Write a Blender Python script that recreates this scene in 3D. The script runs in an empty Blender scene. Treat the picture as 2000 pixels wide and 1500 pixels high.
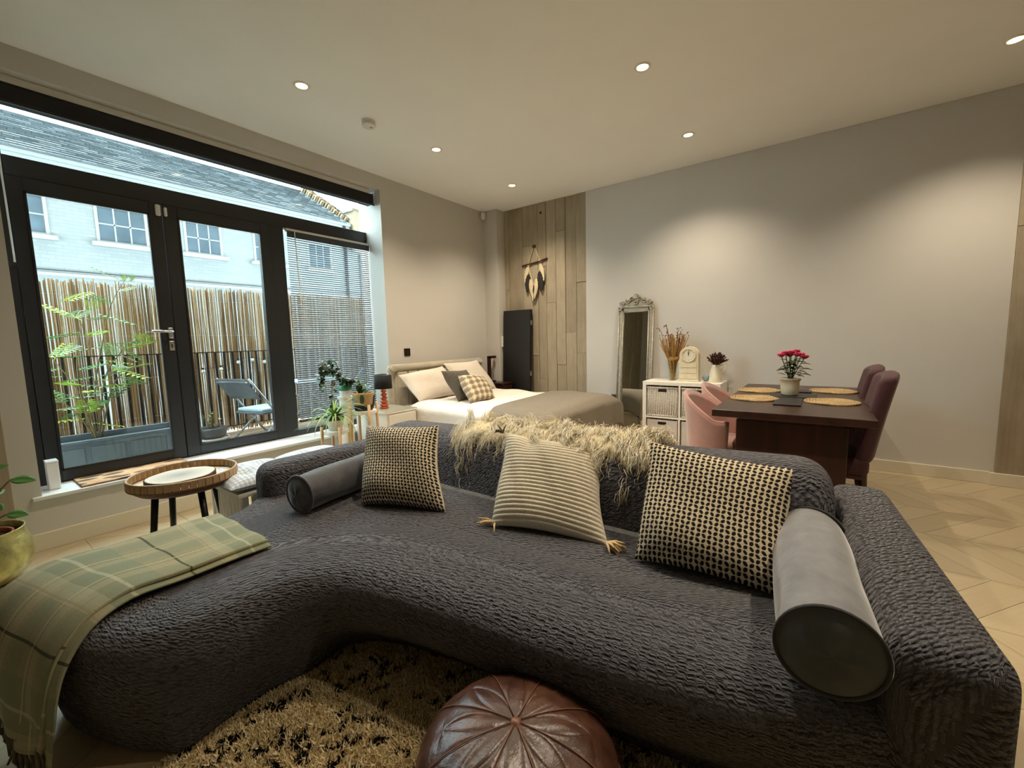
import bpy, bmesh, math, random
import numpy as np
from mathutils import Vector, Matrix, Quaternion
random.seed(7); rng = np.random.default_rng(7)
PI = math.pi
scene = bpy.context.scene
C = scene.collection

# ------------------------------------------------------------------ camera
cam_d = bpy.data.cameras.new('camera'); cam = bpy.data.objects.new('camera', cam_d); C.objects.link(cam)
cam_d.sensor_fit = 'HORIZONTAL'; cam_d.sensor_width = 36.0; cam_d.lens = 828.25 / 2000 * 36.0
cam_d.clip_start = 0.03; cam_d.clip_end = 200
R_ = Vector((0.58601631, -0.80994066, -0.02410421))
U_ = Vector((0.09888461, 0.04195771, 0.99421395))
F_ = Vector((0.80424294, 0.58500913, -0.10467857))
cam.matrix_world = Matrix(((R_.x, U_.x, -F_.x, 0), (R_.y, U_.y, -F_.y, 0), (R_.z, U_.z, -F_.z, 1.25), (0, 0, 0, 1)))
scene.camera = cam

# ------------------------------------------------------------------ sky, exposure
wd = bpy.data.worlds.new('overcast_sky'); scene.world = wd; wd.use_nodes = True
bg = wd.node_tree.nodes['Background']
bg.inputs[0].default_value = (0.80, 0.93, 1.0, 1); bg.inputs[1].default_value = 11.5
vs = scene.view_settings
vs.view_transform = 'Standard'; vs.look = 'None'; vs.gamma = 1.0; vs.use_curve_mapping = False
vs.exposure = 0.3
LAMP_POWER = 98.0

# ------------------------------------------------------------------ helpers
def s2l(c):
    if isinstance(c, str):
        c = c.lstrip('#'); c = [int(c[i:i+2], 16) / 255 for i in (0, 2, 4)]
    return tuple((x / 12.92 if x <= 0.04045 else ((x + 0.055) / 1.055) ** 2.4) for x in c)

class G:
    """collects geometry of one mesh"""
    def __init__(s): s.v = []; s.f = []; s.uv = {}; s.mi = {}
    def add(s, v, f, uv=None):
        o = len(s.v); s.v += [tuple(map(float, p)) for p in v]
        for i, q in enumerate(f):
            if uv is not None: s.uv[len(s.f)] = [uv[k] for k in q]
            s.f.append(tuple(k + o for k in q))
        return s
    def box(s, x0, x1, y0, y1, z0, z1):
        v = [(x0,y0,z0),(x1,y0,z0),(x1,y1,z0),(x0,y1,z0),(x0,y0,z1),(x1,y0,z1),(x1,y1,z1),(x0,y1,z1)]
        return s.add(v, [(0,3,2,1),(4,5,6,7),(0,1,5,4),(1,2,6,5),(2,3,7,6),(3,0,4,7)])
    def obox(s, c, size, M=None):
        sx, sy, sz = [q / 2 for q in size]; c = Vector(c); M = M or Matrix.Identity(3)
        v = [c + M @ Vector(p) for p in [(-sx,-sy,-sz),(sx,-sy,-sz),(sx,sy,-sz),(-sx,sy,-sz),(-sx,-sy,sz),(sx,-sy,sz),(sx,sy,sz),(-sx,sy,sz)]]
        return s.add(v, [(0,3,2,1),(4,5,6,7),(0,1,5,4),(1,2,6,5),(2,3,7,6),(3,0,4,7)])
    def bar(s, p, q, w, t, up=(0,0,1)):
        p = Vector(p); q = Vector(q); d = (q - p); L = d.length; d.normalize(); up = Vector(up)
        if abs(d.dot(up)) > .99: up = Vector((1,0,0))
        a = d.cross(up).normalized(); b = a.cross(d).normalized()
        M = Matrix((a, b, d)).transposed()
        return s.obox((p + q) / 2, (w, t, L), M)
    def tube(s, pts, r, n=8, cap=True):
        pts = [Vector(p) for p in pts]; m = len(pts)
        rr = [r] * m if not hasattr(r, '__len__') else list(r)
        t0 = (pts[1] - pts[0]).normalized(); a = t0.orthogonal().normalized()
        V = []; F = []; UV = []; L = 0
        for i, p in enumerate(pts):
            t = (pts[min(i+1, m-1)] - pts[max(i-1, 0)])
            if t.length < 1e-9: t = t0
            t.normalize(); a = (a - t * a.dot(t))
            if a.length < 1e-6: a = t.orthogonal()
            a.normalize(); b = t.cross(a)
            if i: L += (p - pts[i-1]).length
            for k in range(n):
                th = 2 * PI * k / n; V.append(p + (a * math.cos(th) + b * math.sin(th)) * rr[i]); UV.append((k / n, L))
        for i in range(m - 1):
            for k in range(n):
                F.append((i*n+k, i*n+(k+1) % n, (i+1)*n+(k+1) % n, (i+1)*n+k))
        if cap: F.append(tuple(range(n))[::-1]); F.append(tuple((m-1)*n+k for k in range(n)))
        return s.add(V, F, UV)
    def lathe(s, prof, n=24, c=(0,0,0), sx=1, sy=1, cap0=True, cap1=False):
        V = []; F = []; UV = []; c = Vector(c); m = len(prof); L = 0
        for i, (r, z) in enumerate(prof):
            if i: L += math.hypot(r - prof[i-1][0], z - prof[i-1][1])
            for k in range(n):
                th = 2 * PI * k / n; V.append(c + Vector((r*math.cos(th)*sx, r*math.sin(th)*sy, z))); UV.append((k / n, L))
        for i in range(m - 1):
            for k in range(n): F.append((i*n+k, i*n+(k+1) % n, (i+1)*n+(k+1) % n, (i+1)*n+k))
        if cap0: F.append(tuple(range(n))[::-1])
        if cap1: F.append(tuple((m-1)*n+k for k in range(n)))
        return s.add(V, F, UV)
    def grid(s, fn, nu, nv, uvs=(1, 1), closeu=False):
        V = []; F = []; UV = []
        for j in range(nv + 1):
            for i in range(nu + 1):
                u = i / nu; v = j / nv; V.append(fn(u, v)); UV.append((u * uvs[0], v * uvs[1]))
        for j in range(nv):
            for i in range(nu):
                a = j*(nu+1)+i; F.append((a, a+1, a+nu+2, a+nu+1))
        return s.add(V, F, UV)
    def rbox(s, c, size, r, n=8, M=None):
        """box with fully rounded edges (n segments per face)"""
        hx, hy, hz = [q/2 for q in size]; r = min(r, hx, hy, hz); c = Vector(c); M = M or Matrix.Identity(3)
        def side(ax, sg):
            def lin(h):
                a = [-h + r * (1 - math.cos(k/4*PI/2)) for k in range(4)]
                inner = [-h + r + (2*h - 2*r) * k / n for k in range(n + 1)]
                return a + inner + [-q for q in reversed(a)]
            o = [i for i in range(3) if i != ax]; h = (hx, hy, hz)
            A = lin(h[o[0]]); B = lin(h[o[1]]); V = []; F = []; UV = []
            for b in B:
                for a in A:
                    p = [0, 0, 0]; p[ax] = sg * h[ax]; p[o[0]] = a; p[o[1]] = b
                    q = [max(-h[i] + r, min(h[i] - r, p[i])) for i in range(3)]
                    d = Vector(p) - Vector(q)
                    if d.length > 1e-9: d = d.normalized() * r
                    V.append(c + M @ (Vector(q) + d)); UV.append((a, b))
            nu = len(A)
            for j in range(len(B) - 1):
                for i in range(nu - 1):
                    k = j*nu+i; f = (k, k+1, k+nu+1, k+nu)
                    flip = (sg < 0) != (ax == 1)
                    F.append(f[::-1] if flip else f)
            s.add(V, F, UV)
        for ax in range(3):
            for sg in (-1, 1): side(ax, sg)
        return s
    def prism(s, poly, z0, z1, M=None, c=(0,0,0)):
        """poly: list of (x,y); extruded in z"""
        n = len(poly); M = M or Matrix.Identity(3); c = Vector(c)
        V = [c + M @ Vector((x, y, z0)) for x, y in poly] + [c + M @ Vector((x, y, z1)) for x, y in poly]
        F = [tuple(range(n))[::-1], tuple(range(n, 2*n))] + [(i, (i+1) % n, n+(i+1) % n, n+i) for i in range(n)]
        return s.add(V, F)

def setp(o, label=None, cat=None, group=None, kind=None):
    if label: o['label'] = label
    if cat: o['category'] = cat
    if group: o['group'] = group
    if kind: o['kind'] = kind
    return o

def mk(name, g, m, parent=None, smooth=False, bevel=0, subs=0, world=False, weld=0, seg=2, angle=40, solid=0):
    me = bpy.data.meshes.new(name)
    V = g.v
    if world and parent is not None:
        inv = (Matrix.Translation(parent.location) @ parent.rotation_euler.to_matrix().to_4x4()).inverted()
        V = [tuple(inv @ Vector(p)) for p in V]
    me.from_pydata(V, [], g.f)
    if g.uv:
        ul = me.uv_layers.new(name='UVMap')
        for p in me.polygons:
            q = g.uv.get(p.index)
            if q:
                for li, uv in zip(p.loop_indices, q): ul.data[li].uv = uv
    if weld:
        bm = bmesh.new(); bm.from_mesh(me); bmesh.ops.remove_doubles(bm, verts=bm.verts, dist=weld)
        bmesh.ops.recalc_face_normals(bm, faces=bm.faces); bm.to_mesh(me); bm.free()
    if smooth:
        me.polygons.foreach_set('use_smooth', [True] * len(me.polygons))
    me.update()
    o = bpy.data.objects.new(name, me); C.objects.link(o)
    if m is not None: me.materials.append(m)
    if parent is not None: o.parent = parent
    if solid:
        md = o.modifiers.new('solid', 'SOLIDIFY'); md.thickness = solid; md.offset = 0
    if bevel:
        md = o.modifiers.new('bevel', 'BEVEL'); md.width = bevel; md.segments = seg; md.limit_method = 'ANGLE'; md.angle_limit = math.radians(angle)
        md.harden_normals = False
    if subs:
        md = o.modifiers.new('subd', 'SUBSURF'); md.levels = subs; md.render_levels = subs
    return o

def thing(name, label, cat, loc=(0,0,0), rotz=0, group=None, kind=None):
    o = bpy.data.objects.new(name, None); C.objects.link(o); o.empty_display_size = .05
    o.location = loc; o.rotation_euler = (0, 0, rotz)
    return setp(o, label, cat, group, kind)

def dup(root, loc, rotz=None, label=None):
    r = root.copy(); C.objects.link(r); r.location = loc
    if rotz is not None: r.rotation_euler = (0, 0, rotz)
    if label: r['label'] = label
    for ch in list(root.children):
        c = ch.copy(); C.objects.link(c); c.parent = r
        for g in list(ch.children):
            d = g.copy(); C.objects.link(d); d.parent = c
    return r

def rotm(ax, deg): return Matrix.Rotation(math.radians(deg), 3, ax)
def crom(P, n=8, closed=False):
    """catmull-rom through points"""
    P = [np.array(p, float) for p in P]; m = len(P); out = []
    rngk = range(m) if closed else range(m - 1)
    for i in rngk:
        if closed: a, b, c, d = P[(i-1) % m], P[i], P[(i+1) % m], P[(i+2) % m]
        else: a, b, c, d = P[max(i-1, 0)], P[i], P[i+1], P[min(i+2, m-1)]
        for k in range(n):
            t = k / n
            out.append(.5 * ((2*b) + (-a+c)*t + (2*a-5*b+4*c-d)*t*t + (-a+3*b-3*c+d)*t**3))
    if not closed: out.append(P[-1])
    return out
# ------------------------------------------------------------------ materials
class NT:
    def __init__(s, name):
        s.m = bpy.data.materials.new(name); s.m.use_nodes = True; s.t = s.m.node_tree
        s.p = s.t.nodes['Principled BSDF']; s.out = s.t.nodes['Material Output']
    def n(s, typ, **kw):
        nd = s.t.nodes.new(typ)
        for k, v in kw.items():
            if k.startswith('i_'): nd.inputs[int(k[2:])].default_value = v
            else: setattr(nd, k, v)
        return nd
    def l(s, a, b): s.t.links.new(a, b)
    def math(s, op, a, b=None, c=None):
        nd = s.t.nodes.new('ShaderNodeMath'); nd.operation = op
        for i, q in enumerate((a, b, c)):
            if q is None: continue
            if isinstance(q, (int, float)): nd.inputs[i].default_value = q
            else: s.l(q, nd.inputs[i])
        return nd.outputs[0]
    def mix(s, fac, a, b):
        nd = s.t.nodes.new('ShaderNodeMix'); nd.data_type = 'RGBA'
        for i, q in ((0, fac), (6, a), (7, b)):
            if isinstance(q, (int, float)): nd.inputs[i].default_value = q
            elif isinstance(q, tuple): nd.inputs[i].default_value = (*q[:3], 1)
            else: s.l(q, nd.inputs[i])
        return nd.outputs[2]
    def ramp(s, fac, stops):
        nd = s.t.nodes.new('ShaderNodeValToRGB'); e = nd.color_ramp.elements
        while len(e) < len(stops): e.new(.5)
        for q, (p, c) in zip(e, stops): q.position = p; q.color = (*c[:3], 1)
        s.l(fac, nd.inputs[0]); return nd.outputs[0]
    def noise(s, vec, scale, detail=3, rough=.5):
        nd = s.n('ShaderNodeTexNoise'); nd.inputs['Scale'].default_value = scale; nd.inputs['Detail'].default_value = detail
        nd.inputs['Roughness'].default_value = rough
        if vec is not None: s.l(vec, nd.inputs['Vector'])
        return nd.outputs[0]
    def mapping(s, vec, scale=(1,1,1), rot=(0,0,0), loc=(0,0,0)):
        nd = s.n('ShaderNodeMapping'); nd.inputs['Scale'].default_value = scale; nd.inputs['Rotation'].default_value = rot; nd.inputs['Location'].default_value = loc
        s.l(vec, nd.inputs['Vector']); return nd.outputs[0]
    def bump(s, h, strength=.5, dist=.01):
        nd = s.n('ShaderNodeBump'); nd.inputs['Strength'].default_value = strength; nd.inputs['Distance'].default_value = dist
        s.l(h, nd.inputs['Height']); s.l(nd.outputs[0], s.p.inputs['Normal'])
    def co(s, k='Object'):
        return s.n('ShaderNodeTexCoord').outputs[k]
    def col(s, c):
        if isinstance(c, tuple): s.p.inputs['Base Color'].default_value = (*c[:3], 1)
        else: s.l(c, s.p.inputs['Base Color'])
    def set(s, rough=.5, metal=0, spec=.5, **kw):
        s.p.inputs['Roughness'].default_value = rough; s.p.inputs['Metallic'].default_value = metal; s.p.inputs['Specular IOR Level'].default_value = spec
        for k, v in kw.items(): s.p.inputs[k.replace('_', ' ')].default_value = v

def mat(name, c, rough=.5, metal=0, var=.12, scale=8, bump=0, bscale=60, bdist=.004, spec=.5, **kw):
    """paint / cloth / wood base: a colour with a little noise variation and fine relief"""
    t = NT(name); c = s2l(c); co = t.co()
    if var:
        f = t.noise(co, scale, 4, .6)
        a = tuple(x * (1 - var) for x in c); b = tuple(min(1, x * (1 + var)) for x in c)
        t.col(t.ramp(f, [(.3, a), (.7, b)]))
    else: t.col(c)
    t.set(rough, metal, spec, **kw)
    if bump: t.bump(t.noise(co, bscale, 4, .6), bump, bdist)
    return t.m

def wood(name, c1, c2, rough=.45, axis=0, freq=14, spec=.5):
    t = NT(name); co = t.co()
    sc = [freq * 1.0] * 3; sc[axis] = freq * .08
    f = t.noise(t.mapping(co, tuple(sc)), 1.6, 6, .62)
    t.col(t.ramp(f, [(.3, s2l(c1)), (.7, s2l(c2))])); t.set(rough, 0, spec)
    t.bump(f, .12, .002); return t.m

def emis(name, c, s):
    t = NT(name); t.p.inputs['Emission Color'].default_value = (*s2l(c), 1); t.p.inputs['Emission Strength'].default_value = s
    t.col(s2l(c)); return t.m

def glass(name, tint='#f4fbfa', refl=.10):
    t = NT(name); t.t.nodes.remove(t.p)
    tr = t.n('ShaderNodeBsdfTransparent'); tr.inputs[0].default_value = (*s2l(tint), 1)
    gl = t.n('ShaderNodeBsdfGlossy'); gl.inputs['Roughness'].default_value = .01
    lw = t.n('ShaderNodeLayerWeight'); fac = t.math('ADD', t.math('MULTIPLY', t.math('POWER', lw.outputs['Facing'], 4.), .45), .03)
    mx = t.n('ShaderNodeMixShader'); t.l(fac, mx.inputs[0]); t.l(tr.outputs[0], mx.inputs[1]); t.l(gl.outputs[0], mx.inputs[2])
    t.l(mx.outputs[0], t.out.inputs[0]); return t.m

M = {}
M['wall'] = mat('wall_paint', '#ccc8c1', .85, var=.02, scale=2, bump=.06, bscale=220, bdist=.002)
M['ceiling'] = mat('ceiling_paint', '#f3f4f2', .9, var=.02, scale=1.5)
M['skirt'] = mat('skirting_paint', '#dcd3bd', .45, var=.02)
M['sill'] = mat('sill_paint', '#e6e9ea', .3, var=.02)
M['white'] = mat('white_paint', '#e9e4da', .4, var=.03)
M['plastic'] = mat('white_plastic', '#e4e2dc', .35, var=.02)
M['frame'] = mat('anthracite_frame', '#26282b', .35, var=.05)
M['black'] = mat('black_metal', '#141416', .4, var=.08)
M['blackmatte'] = mat('black_matte', '#17161a', .75, var=.08)
M['chrome'] = mat('brushed_steel', '#c9c8c4', .28, metal=1, var=.04)
M['glass'] = glass('window_glass')
M['clearglass'] = glass('clear_glass', '#eef4f2')

def floor_mat():
    t = NT('oak_chevron'); uv = t.co('UV'); ob = t.n('ShaderNodeObjectInfo')
    v = t.n('ShaderNodeVectorMath'); v.operation = 'ADD'; t.l(uv, v.inputs[0])
    cb = t.n('ShaderNodeCombineXYZ'); t.l(t.math('MULTIPLY', ob.outputs['Random'], 37.), cb.inputs[0]); t.l(t.math('MULTIPLY', ob.outputs['Random'], 11.), cb.inputs[1]); t.l(cb.outputs[0], v.inputs[1])
    f = t.noise(t.mapping(v.outputs[0], (3, 40, 1)), 1.5, 6, .6)
    base = t.ramp(f, [(.25, s2l('#ac9a79')), (.75, s2l('#c0af90'))])
    tone = t.ramp(ob.outputs['Random'], [(0, s2l('#af9d7c')), (1, s2l('#c4b394'))])
    t.col(t.mix(.5, base, tone)); t.set(.3, 0, .55); t.bump(f, .06, .002); return t.m
M['oak'] = floor_mat()
M['underfloor'] = mat('screed', '#5d4c38', .9)

def concrete():
    t = NT('board_marked_concrete'); co = t.co(); ob = t.n('ShaderNodeObjectInfo')
    v = t.n('ShaderNodeVectorMath'); v.operation = 'ADD'; t.l(co, v.inputs[0])
    cb = t.n('ShaderNodeCombineXYZ'); t.l(t.math('MULTIPLY', ob.outputs['Random'], 53.), cb.inputs[1]); t.l(cb.outputs[0], v.inputs[1])
    g1 = t.noise(t.mapping(v.outputs[0], (30, 30, 1.2)), 1.6, 6, .65)
    g2 = t.noise(t.mapping(v.outputs[0], (3, 3, 1.5)), 2, 4, .6)
    a = t.ramp(g1, [(.25, s2l('#786b58')), (.75, s2l('#b8aa92'))])
    b = t.ramp(g2, [(.3, s2l('#74674f')), (.7, s2l('#bfb29b'))])
    tone = t.ramp(ob.outputs['Random'], [(0, s2l('#8d806c')), (1, s2l('#b4a78f'))])
    t.col(t.mix(.4, t.mix(.45, a, b), tone)); t.set(.85); t.bump(g1, .35, .004); return t.m
M['concrete'] = concrete()

def sofa_mat(name, c0='#2b2b31', c1='#605f68'):
    """stretch cover: rows of crinkled puckers along the stored fabric coordinates"""
    t = NT(name); co = t.co(); at = t.n('ShaderNodeAttribute'); at.attribute_name = 'cover'
    sp = t.n('ShaderNodeSeparateXYZ'); t.l(at.outputs['Vector'], sp.inputs[0]); q, a = sp.outputs[0], sp.outputs[1]
    wob = t.noise(co, 7, 2); wob2 = t.noise(co, 45, 2)
    q = t.math('ADD', q, t.math('MULTIPLY', t.math('SUBTRACT', wob, .5), .03))
    q = t.math('ADD', q, t.math('MULTIPLY', t.math('SUBTRACT', wob2, .5), .012))
    q = t.math('DIVIDE', q, .0165)
    fr = t.math('FRACT', q)
    sk = t.n('ShaderNodeCombineXYZ'); t.l(t.math('ADD', t.math('MULTIPLY', a, 66.), t.math('MULTIPLY', fr, 1.1)), sk.inputs[0]); t.l(q, sk.inputs[1])
    vor = t.n('ShaderNodeTexVoronoi'); vor.voronoi_dimensions = '2D'; vor.feature = 'F1'; vor.inputs['Scale'].default_value = 1.0; vor.inputs['Randomness'].default_value = .85
    t.l(sk.outputs[0], vor.inputs['Vector'])
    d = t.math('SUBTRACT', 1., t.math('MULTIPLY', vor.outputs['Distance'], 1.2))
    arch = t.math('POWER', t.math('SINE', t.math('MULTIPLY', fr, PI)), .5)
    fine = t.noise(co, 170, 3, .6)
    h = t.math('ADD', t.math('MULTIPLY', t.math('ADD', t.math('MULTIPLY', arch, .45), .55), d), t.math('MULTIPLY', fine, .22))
    t.col(t.ramp(h, [(.1, s2l(c0)), (.8, s2l(c1))])); t.set(.75, 0, .3, Sheen_Weight=.25, Sheen_Roughness=.4)  # crease shade put into the colour: pucker valleys dark, tops light
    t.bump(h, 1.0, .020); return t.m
M['sofa'] = sofa_mat('sofa_cover')

def velvet(name, c, dark=.55):
    t = NT(name); c = s2l(c); co = t.co(); f = t.noise(co, 14, 4, .6)
    t.col(t.ramp(f, [(.3, tuple(x*.8 for x in c)), (.7, tuple(x*1.15 for x in c))]))
    t.set(.65, 0, .25, Sheen_Weight=.7, Sheen_Roughness=.35); t.bump(t.noise(co, 7, 3), .3, .02); return t.m
M['velvet_grey'] = velvet('grey_velvet', '#4f4f54')
M['velvet_taupe'] = velvet('taupe_velvet', '#7d7971')

def oval_check(cells=27):
    t = NT('woven_oval_check'); uv = t.co('UV'); co = t.co()
    wob = t.n('ShaderNodeVectorMath'); wob.operation = 'MULTIPLY_ADD'
    nz = t.n('ShaderNodeTexNoise'); nz.inputs['Scale'].default_value = 30; nz.inputs['Detail'].default_value = 2; t.l(co, nz.inputs['Vector'])
    wob.inputs[1].default_value = (.012, .012, .012); t.l(nz.outputs[1], wob.inputs[0]); t.l(uv, wob.inputs[2])
    sp = t.n('ShaderNodeSeparateXYZ'); t.l(wob.outputs[0], sp.inputs[0])
    u = t.math('MULTIPLY', sp.outputs[0], float(cells)); v = t.math('MULTIPLY', sp.outputs[1], float(cells))
    fu = t.math('SUBTRACT', t.math('FRACT', u), .5); fv = t.math('SUBTRACT', t.math('FRACT', v), .5)
    par = t.math('SUBTRACT', t.math('MULTIPLY', t.math('MODULO', t.math('ADD', t.math('FLOOR', u), t.math('FLOOR', v)), 2.), 2.), 1.)
    # tilted ellipse, the tilt alternates between neighbours
    k = t.math('MULTIPLY', par, .5)
    a = t.math('ADD', fu, t.math('MULTIPLY', fv, k)); b = t.math('SUBTRACT', fv, t.math('MULTIPLY', fu, t.math('MULTIPLY', k, .6)))
    r = t.math('SQRT', t.math('ADD', t.math('POWER', t.math('MULTIPLY', t.math('ABSOLUTE', a), 2.6), 2.), t.math('POWER', t.math('MULTIPLY', t.math('ABSOLUTE', b), 1.95), 2.)))
    m = t.math('SMOOTH_MIN', 1., t.math('MAXIMUM', 0., t.math('MULTIPLY', t.math('SUBTRACT', r, .82), 5.)), .05)
    fib = t.noise(co, 220, 2)
    cream = t.ramp(fib, [(.3, s2l('#b7a78d')), (.7, s2l('#ddd0b6'))])
    t.col(t.mix(m, s2l('#1b1917'), cream)); t.set(.9, 0, .2)
    t.bump(t.math('ADD', t.math('MULTIPLY', m, .7), t.math('MULTIPLY', fib, .3)), .7, .004); return t.m
M['check'] = oval_check()
M['creamback'] = mat('cream_cotton', '#cdbfa5', .9, bump=.3, bscale=200)
M['knit'] = mat('cream_knit', '#d2c9b6', .95, var=.12, scale=120, bump=.6, bscale=260, bdist=.006, spec=.15)

def plaid(name, base, lines, scale=1.0, rough=.9, fibre=200, axes=('UV', 0, 1)):
    """lines: list of (axis, period, offset, width, colour, opacity)"""
    t = NT(name); uv = t.co('UV'); co = t.co(); sp = t.n('ShaderNodeSeparateXYZ'); t.l(uv, sp.inputs[0])
    f = t.noise(co, fibre, 3, .6); b = s2l(base)
    cur = t.ramp(f, [(.3, tuple(x*.82 for x in b)), (.7, tuple(min(1, x*1.15) for x in b))])
    for ax, per, off, w, c, op in lines:
        q = t.math('FRACT', t.math('DIVIDE', t.math('ADD', sp.outputs[ax], off), per))
        m = t.math('LESS_THAN', q, w / per)
        tw = t.math('ADD', .75, t.math('MULTIPLY', f, .4))
        cur = t.mix(t.math('MULTIPLY', t.math('MULTIPLY', m, op), tw), cur, s2l(c))
    t.col(cur); t.set(rough, 0, .2); t.bump(f, .35, .002); return t.m
M['throw'] = plaid('wool_plaid_throw', '#958f72', [(1, .36, .02, .16, '#76806a', .55), (0, .17, 0, .06, '#7a856f', .45), (0, .17, .09, .035, '#aba386', .45), (1, .36, .24, .05, '#b0a88b', .45), (1, .36, .30, .010, '#c2bba0', .5), (0, .17, .125, .008, '#8a8b6e', .5), (1, .36, .10, .007, '#3c4030', .9), (0, .17, .04, .006, '#c7bd97', .6), (1, .36, .2, .006, '#8f7f60', .5)])
M['gingham'] = plaid('blue_gingham', '#e3e4e4', [(0, .024, 0, .012, '#8b9bb0', .5), (1, .024, 0, .012, '#8b9bb0', .5)])
M['plaidcushion'] = plaid('brown_grey_check', '#cdbb9c', [(0, .2, 0, .085, '#6f6558', .75), (1, .2, .03, .085, '#6f6558', .75), (0, .2, .06, .02, '#e0d2b6', .8), (1, .2, .09, .02, '#e0d2b6', .8), (0, .2, .12, .012, '#8a7a66', .6)])
M['fleece'] = None
def fleece():
    t = NT('long_sheep_fleece'); g = t.n('ShaderNodeNewGeometry')
    t.col(t.ramp(g.outputs['Random Per Island'], [(0, s2l('#d3c096')), (.45, s2l('#ebe0c4')), (1, s2l('#faf6e8'))])); t.set(.7, 0, .3); return t.m
M['fleece'] = fleece(); M['hide'] = mat('sheep_hide', '#d9caa4', .9, bump=.5)
def tufts():
    t = NT('rug_pile'); g = t.n('ShaderNodeNewGeometry'); a = t.n('ShaderNodeAttribute'); a.attribute_name = 'dark'
    cr = t.ramp(g.outputs['Random Per Island'], [(0, s2l('#b3a075')), (.5, s2l('#d2c096')), (1, s2l('#e6d9b8'))])
    t.col(t.mix(a.outputs['Fac'], cr, s2l('#14130f'))); t.set(.95, 0, .1); return t.m
M['pile'] = tufts(); M['rugback'] = mat('rug_backing', '#a68d5e', .95, bump=.6)

def leather(name='brown_leather'):
    t = NT(name); co = t.co(); ob = t.n('ShaderNodeObjectInfo')
    f = t.noise(co, 9, 5, .65); f2 = t.noise(co, 45, 4, .6)
    a = t.ramp(f, [(.25, s2l('#2b1a13')), (.5, s2l('#4f3226')), (.8, s2l('#7a5340'))])
    t.col(t.mix(t.math('MULTIPLY', ob.outputs['Random'], .35), a, s2l('#3a2116'))); t.set(.33, 0, .55)
    t.bump(t.math('ADD', f, t.math('MULTIPLY', f2, .25)), .35, .012); return t.m
M['leather'] = leather(); M['piping'] = mat('leather_piping', '#7a4d38', .4)
M['linen'] = mat('white_bed_linen', '#ddd2c4', .9, var=.04, scale=5, bump=.35, bscale=22, bdist=.015)
M['duvet'] = mat('white_duvet', '#e2dad0', .9, var=.03, scale=5, bump=.5, bscale=14, bdist=.02)
M['greythrow'] = mat('grey_bed_throw', '#7c7366', .95, var=.12, scale=60, bump=.5, bscale=300, bdist=.003)
M['greycushion'] = mat('dark_grey_cushion', '#5c564e', .95, var=.15, scale=40, bump=.4, bscale=200)
M['headboard'] = mat('cream_velvet_headboard', '#b5aa95', .8, var=.15, scale=12, bump=.3, bscale=30, Sheen_Weight=.5)
M['walnut'] = wood('dark_mahogany', '#24140f', '#3f251b', .32, 0, 10)
M['walnut_y'] = wood('dark_mahogany_leg', '#24120c', '#401f15', .35, 2, 10)
M['pink'] = mat('pink_velvet', '#a87a70', .75, var=.1, scale=10, Sheen_Weight=.6)
M['maroon'] = mat('maroon_velvet', '#401a22', .75, var=.18, scale=14, Sheen_Weight=.12)
M['beech'] = wood('beech_wood', '#bf9a6e', '#d3b086', .45, 2, 12)
M['rattan'] = mat('rattan_weave', '#a48a60', .6, var=.25, scale=60, bump=.7, bscale=140, bdist=.004)
M['bamboo'] = wood('split_bamboo', '#8f6f4c', '#b7966b', .5, 2, 20)
M['bamboo_dark'] = mat('bamboo_lashing', '#5c351f', .6)
M['traywood'] = wood('tray_base', '#c2ab82', '#ddcba4', .5, 0, 12)
def slice_mat():
    t = NT('wood_slice_rings'); co = t.co(); n = t.noise(co, 7, 3)
    sp = t.n('ShaderNodeSeparateXYZ'); t.l(co, sp.inputs[0])
    r = t.math('SQRT', t.math('ADD', t.math('POWER', sp.outputs[0], 2.), t.math('POWER', sp.outputs[1], 2.)))
    r = t.math('ADD', r, t.math('MULTIPLY', n, .05)); w = t.math('SINE', t.math('MULTIPLY', r, 320.))
    c = t.ramp(r, [(.02, s2l('#8f897f')), (.1, s2l('#b5ab9b')), (.17, s2l('#cfc4b0'))])
    t.col(t.mix(t.math('MULTIPLY', t.math('ADD', w, 1.), .07), c, s2l('#6d5c48'))); t.set(.6); return t.m
M['slice'] = slice_mat(); M['bark'] = mat('tree_bark', '#4c3224', .95, var=.3, scale=60, bump=1, bscale=90, bdist=.01)
M['leaf'] = mat('green_leaf', '#4f7a34', .45, var=.2, scale=30)
M['leaf_dark'] = mat('dark_leaf', '#31502a', .4, var=.25, scale=30)
M['leaf_pale'] = mat('pale_leaf', '#8fa35f', .5, var=.25, scale=25)
M['leaf_stripe'] = mat('striped_leaf', '#6f9a48', .45, var=.3, scale=18)
M['stem'] = mat('plant_stem', '#6b5a35', .7)
M['soil'] = mat('potting_soil', '#2a1d15', .95, var=.3, scale=60, bump=1, bscale=90)
M['brass'] = mat('aged_brass', '#b5ae74', .36, metal=.75, var=.3, scale=22, bump=.35, bscale=30, bdist=.008)
M['terracotta'] = mat('terracotta', '#8a4a30', .8)
# ------------------------------------------------------------------ room shell
XB, YL, CZ = 4.93, 3.91, 3.03
X0, Y0 = -2.6, -3.2
def struct(name, g, m, label, cat, **kw):
    o = mk(name, g, m, **kw); return setp(o, label, cat, kind='structure')

fl = struct('floor', G().box(X0, XB + .1, Y0, YL + .1, -.1, -.013), M['underfloor'], 'pale oak chevron parquet floor running under everything', 'floor')
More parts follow.
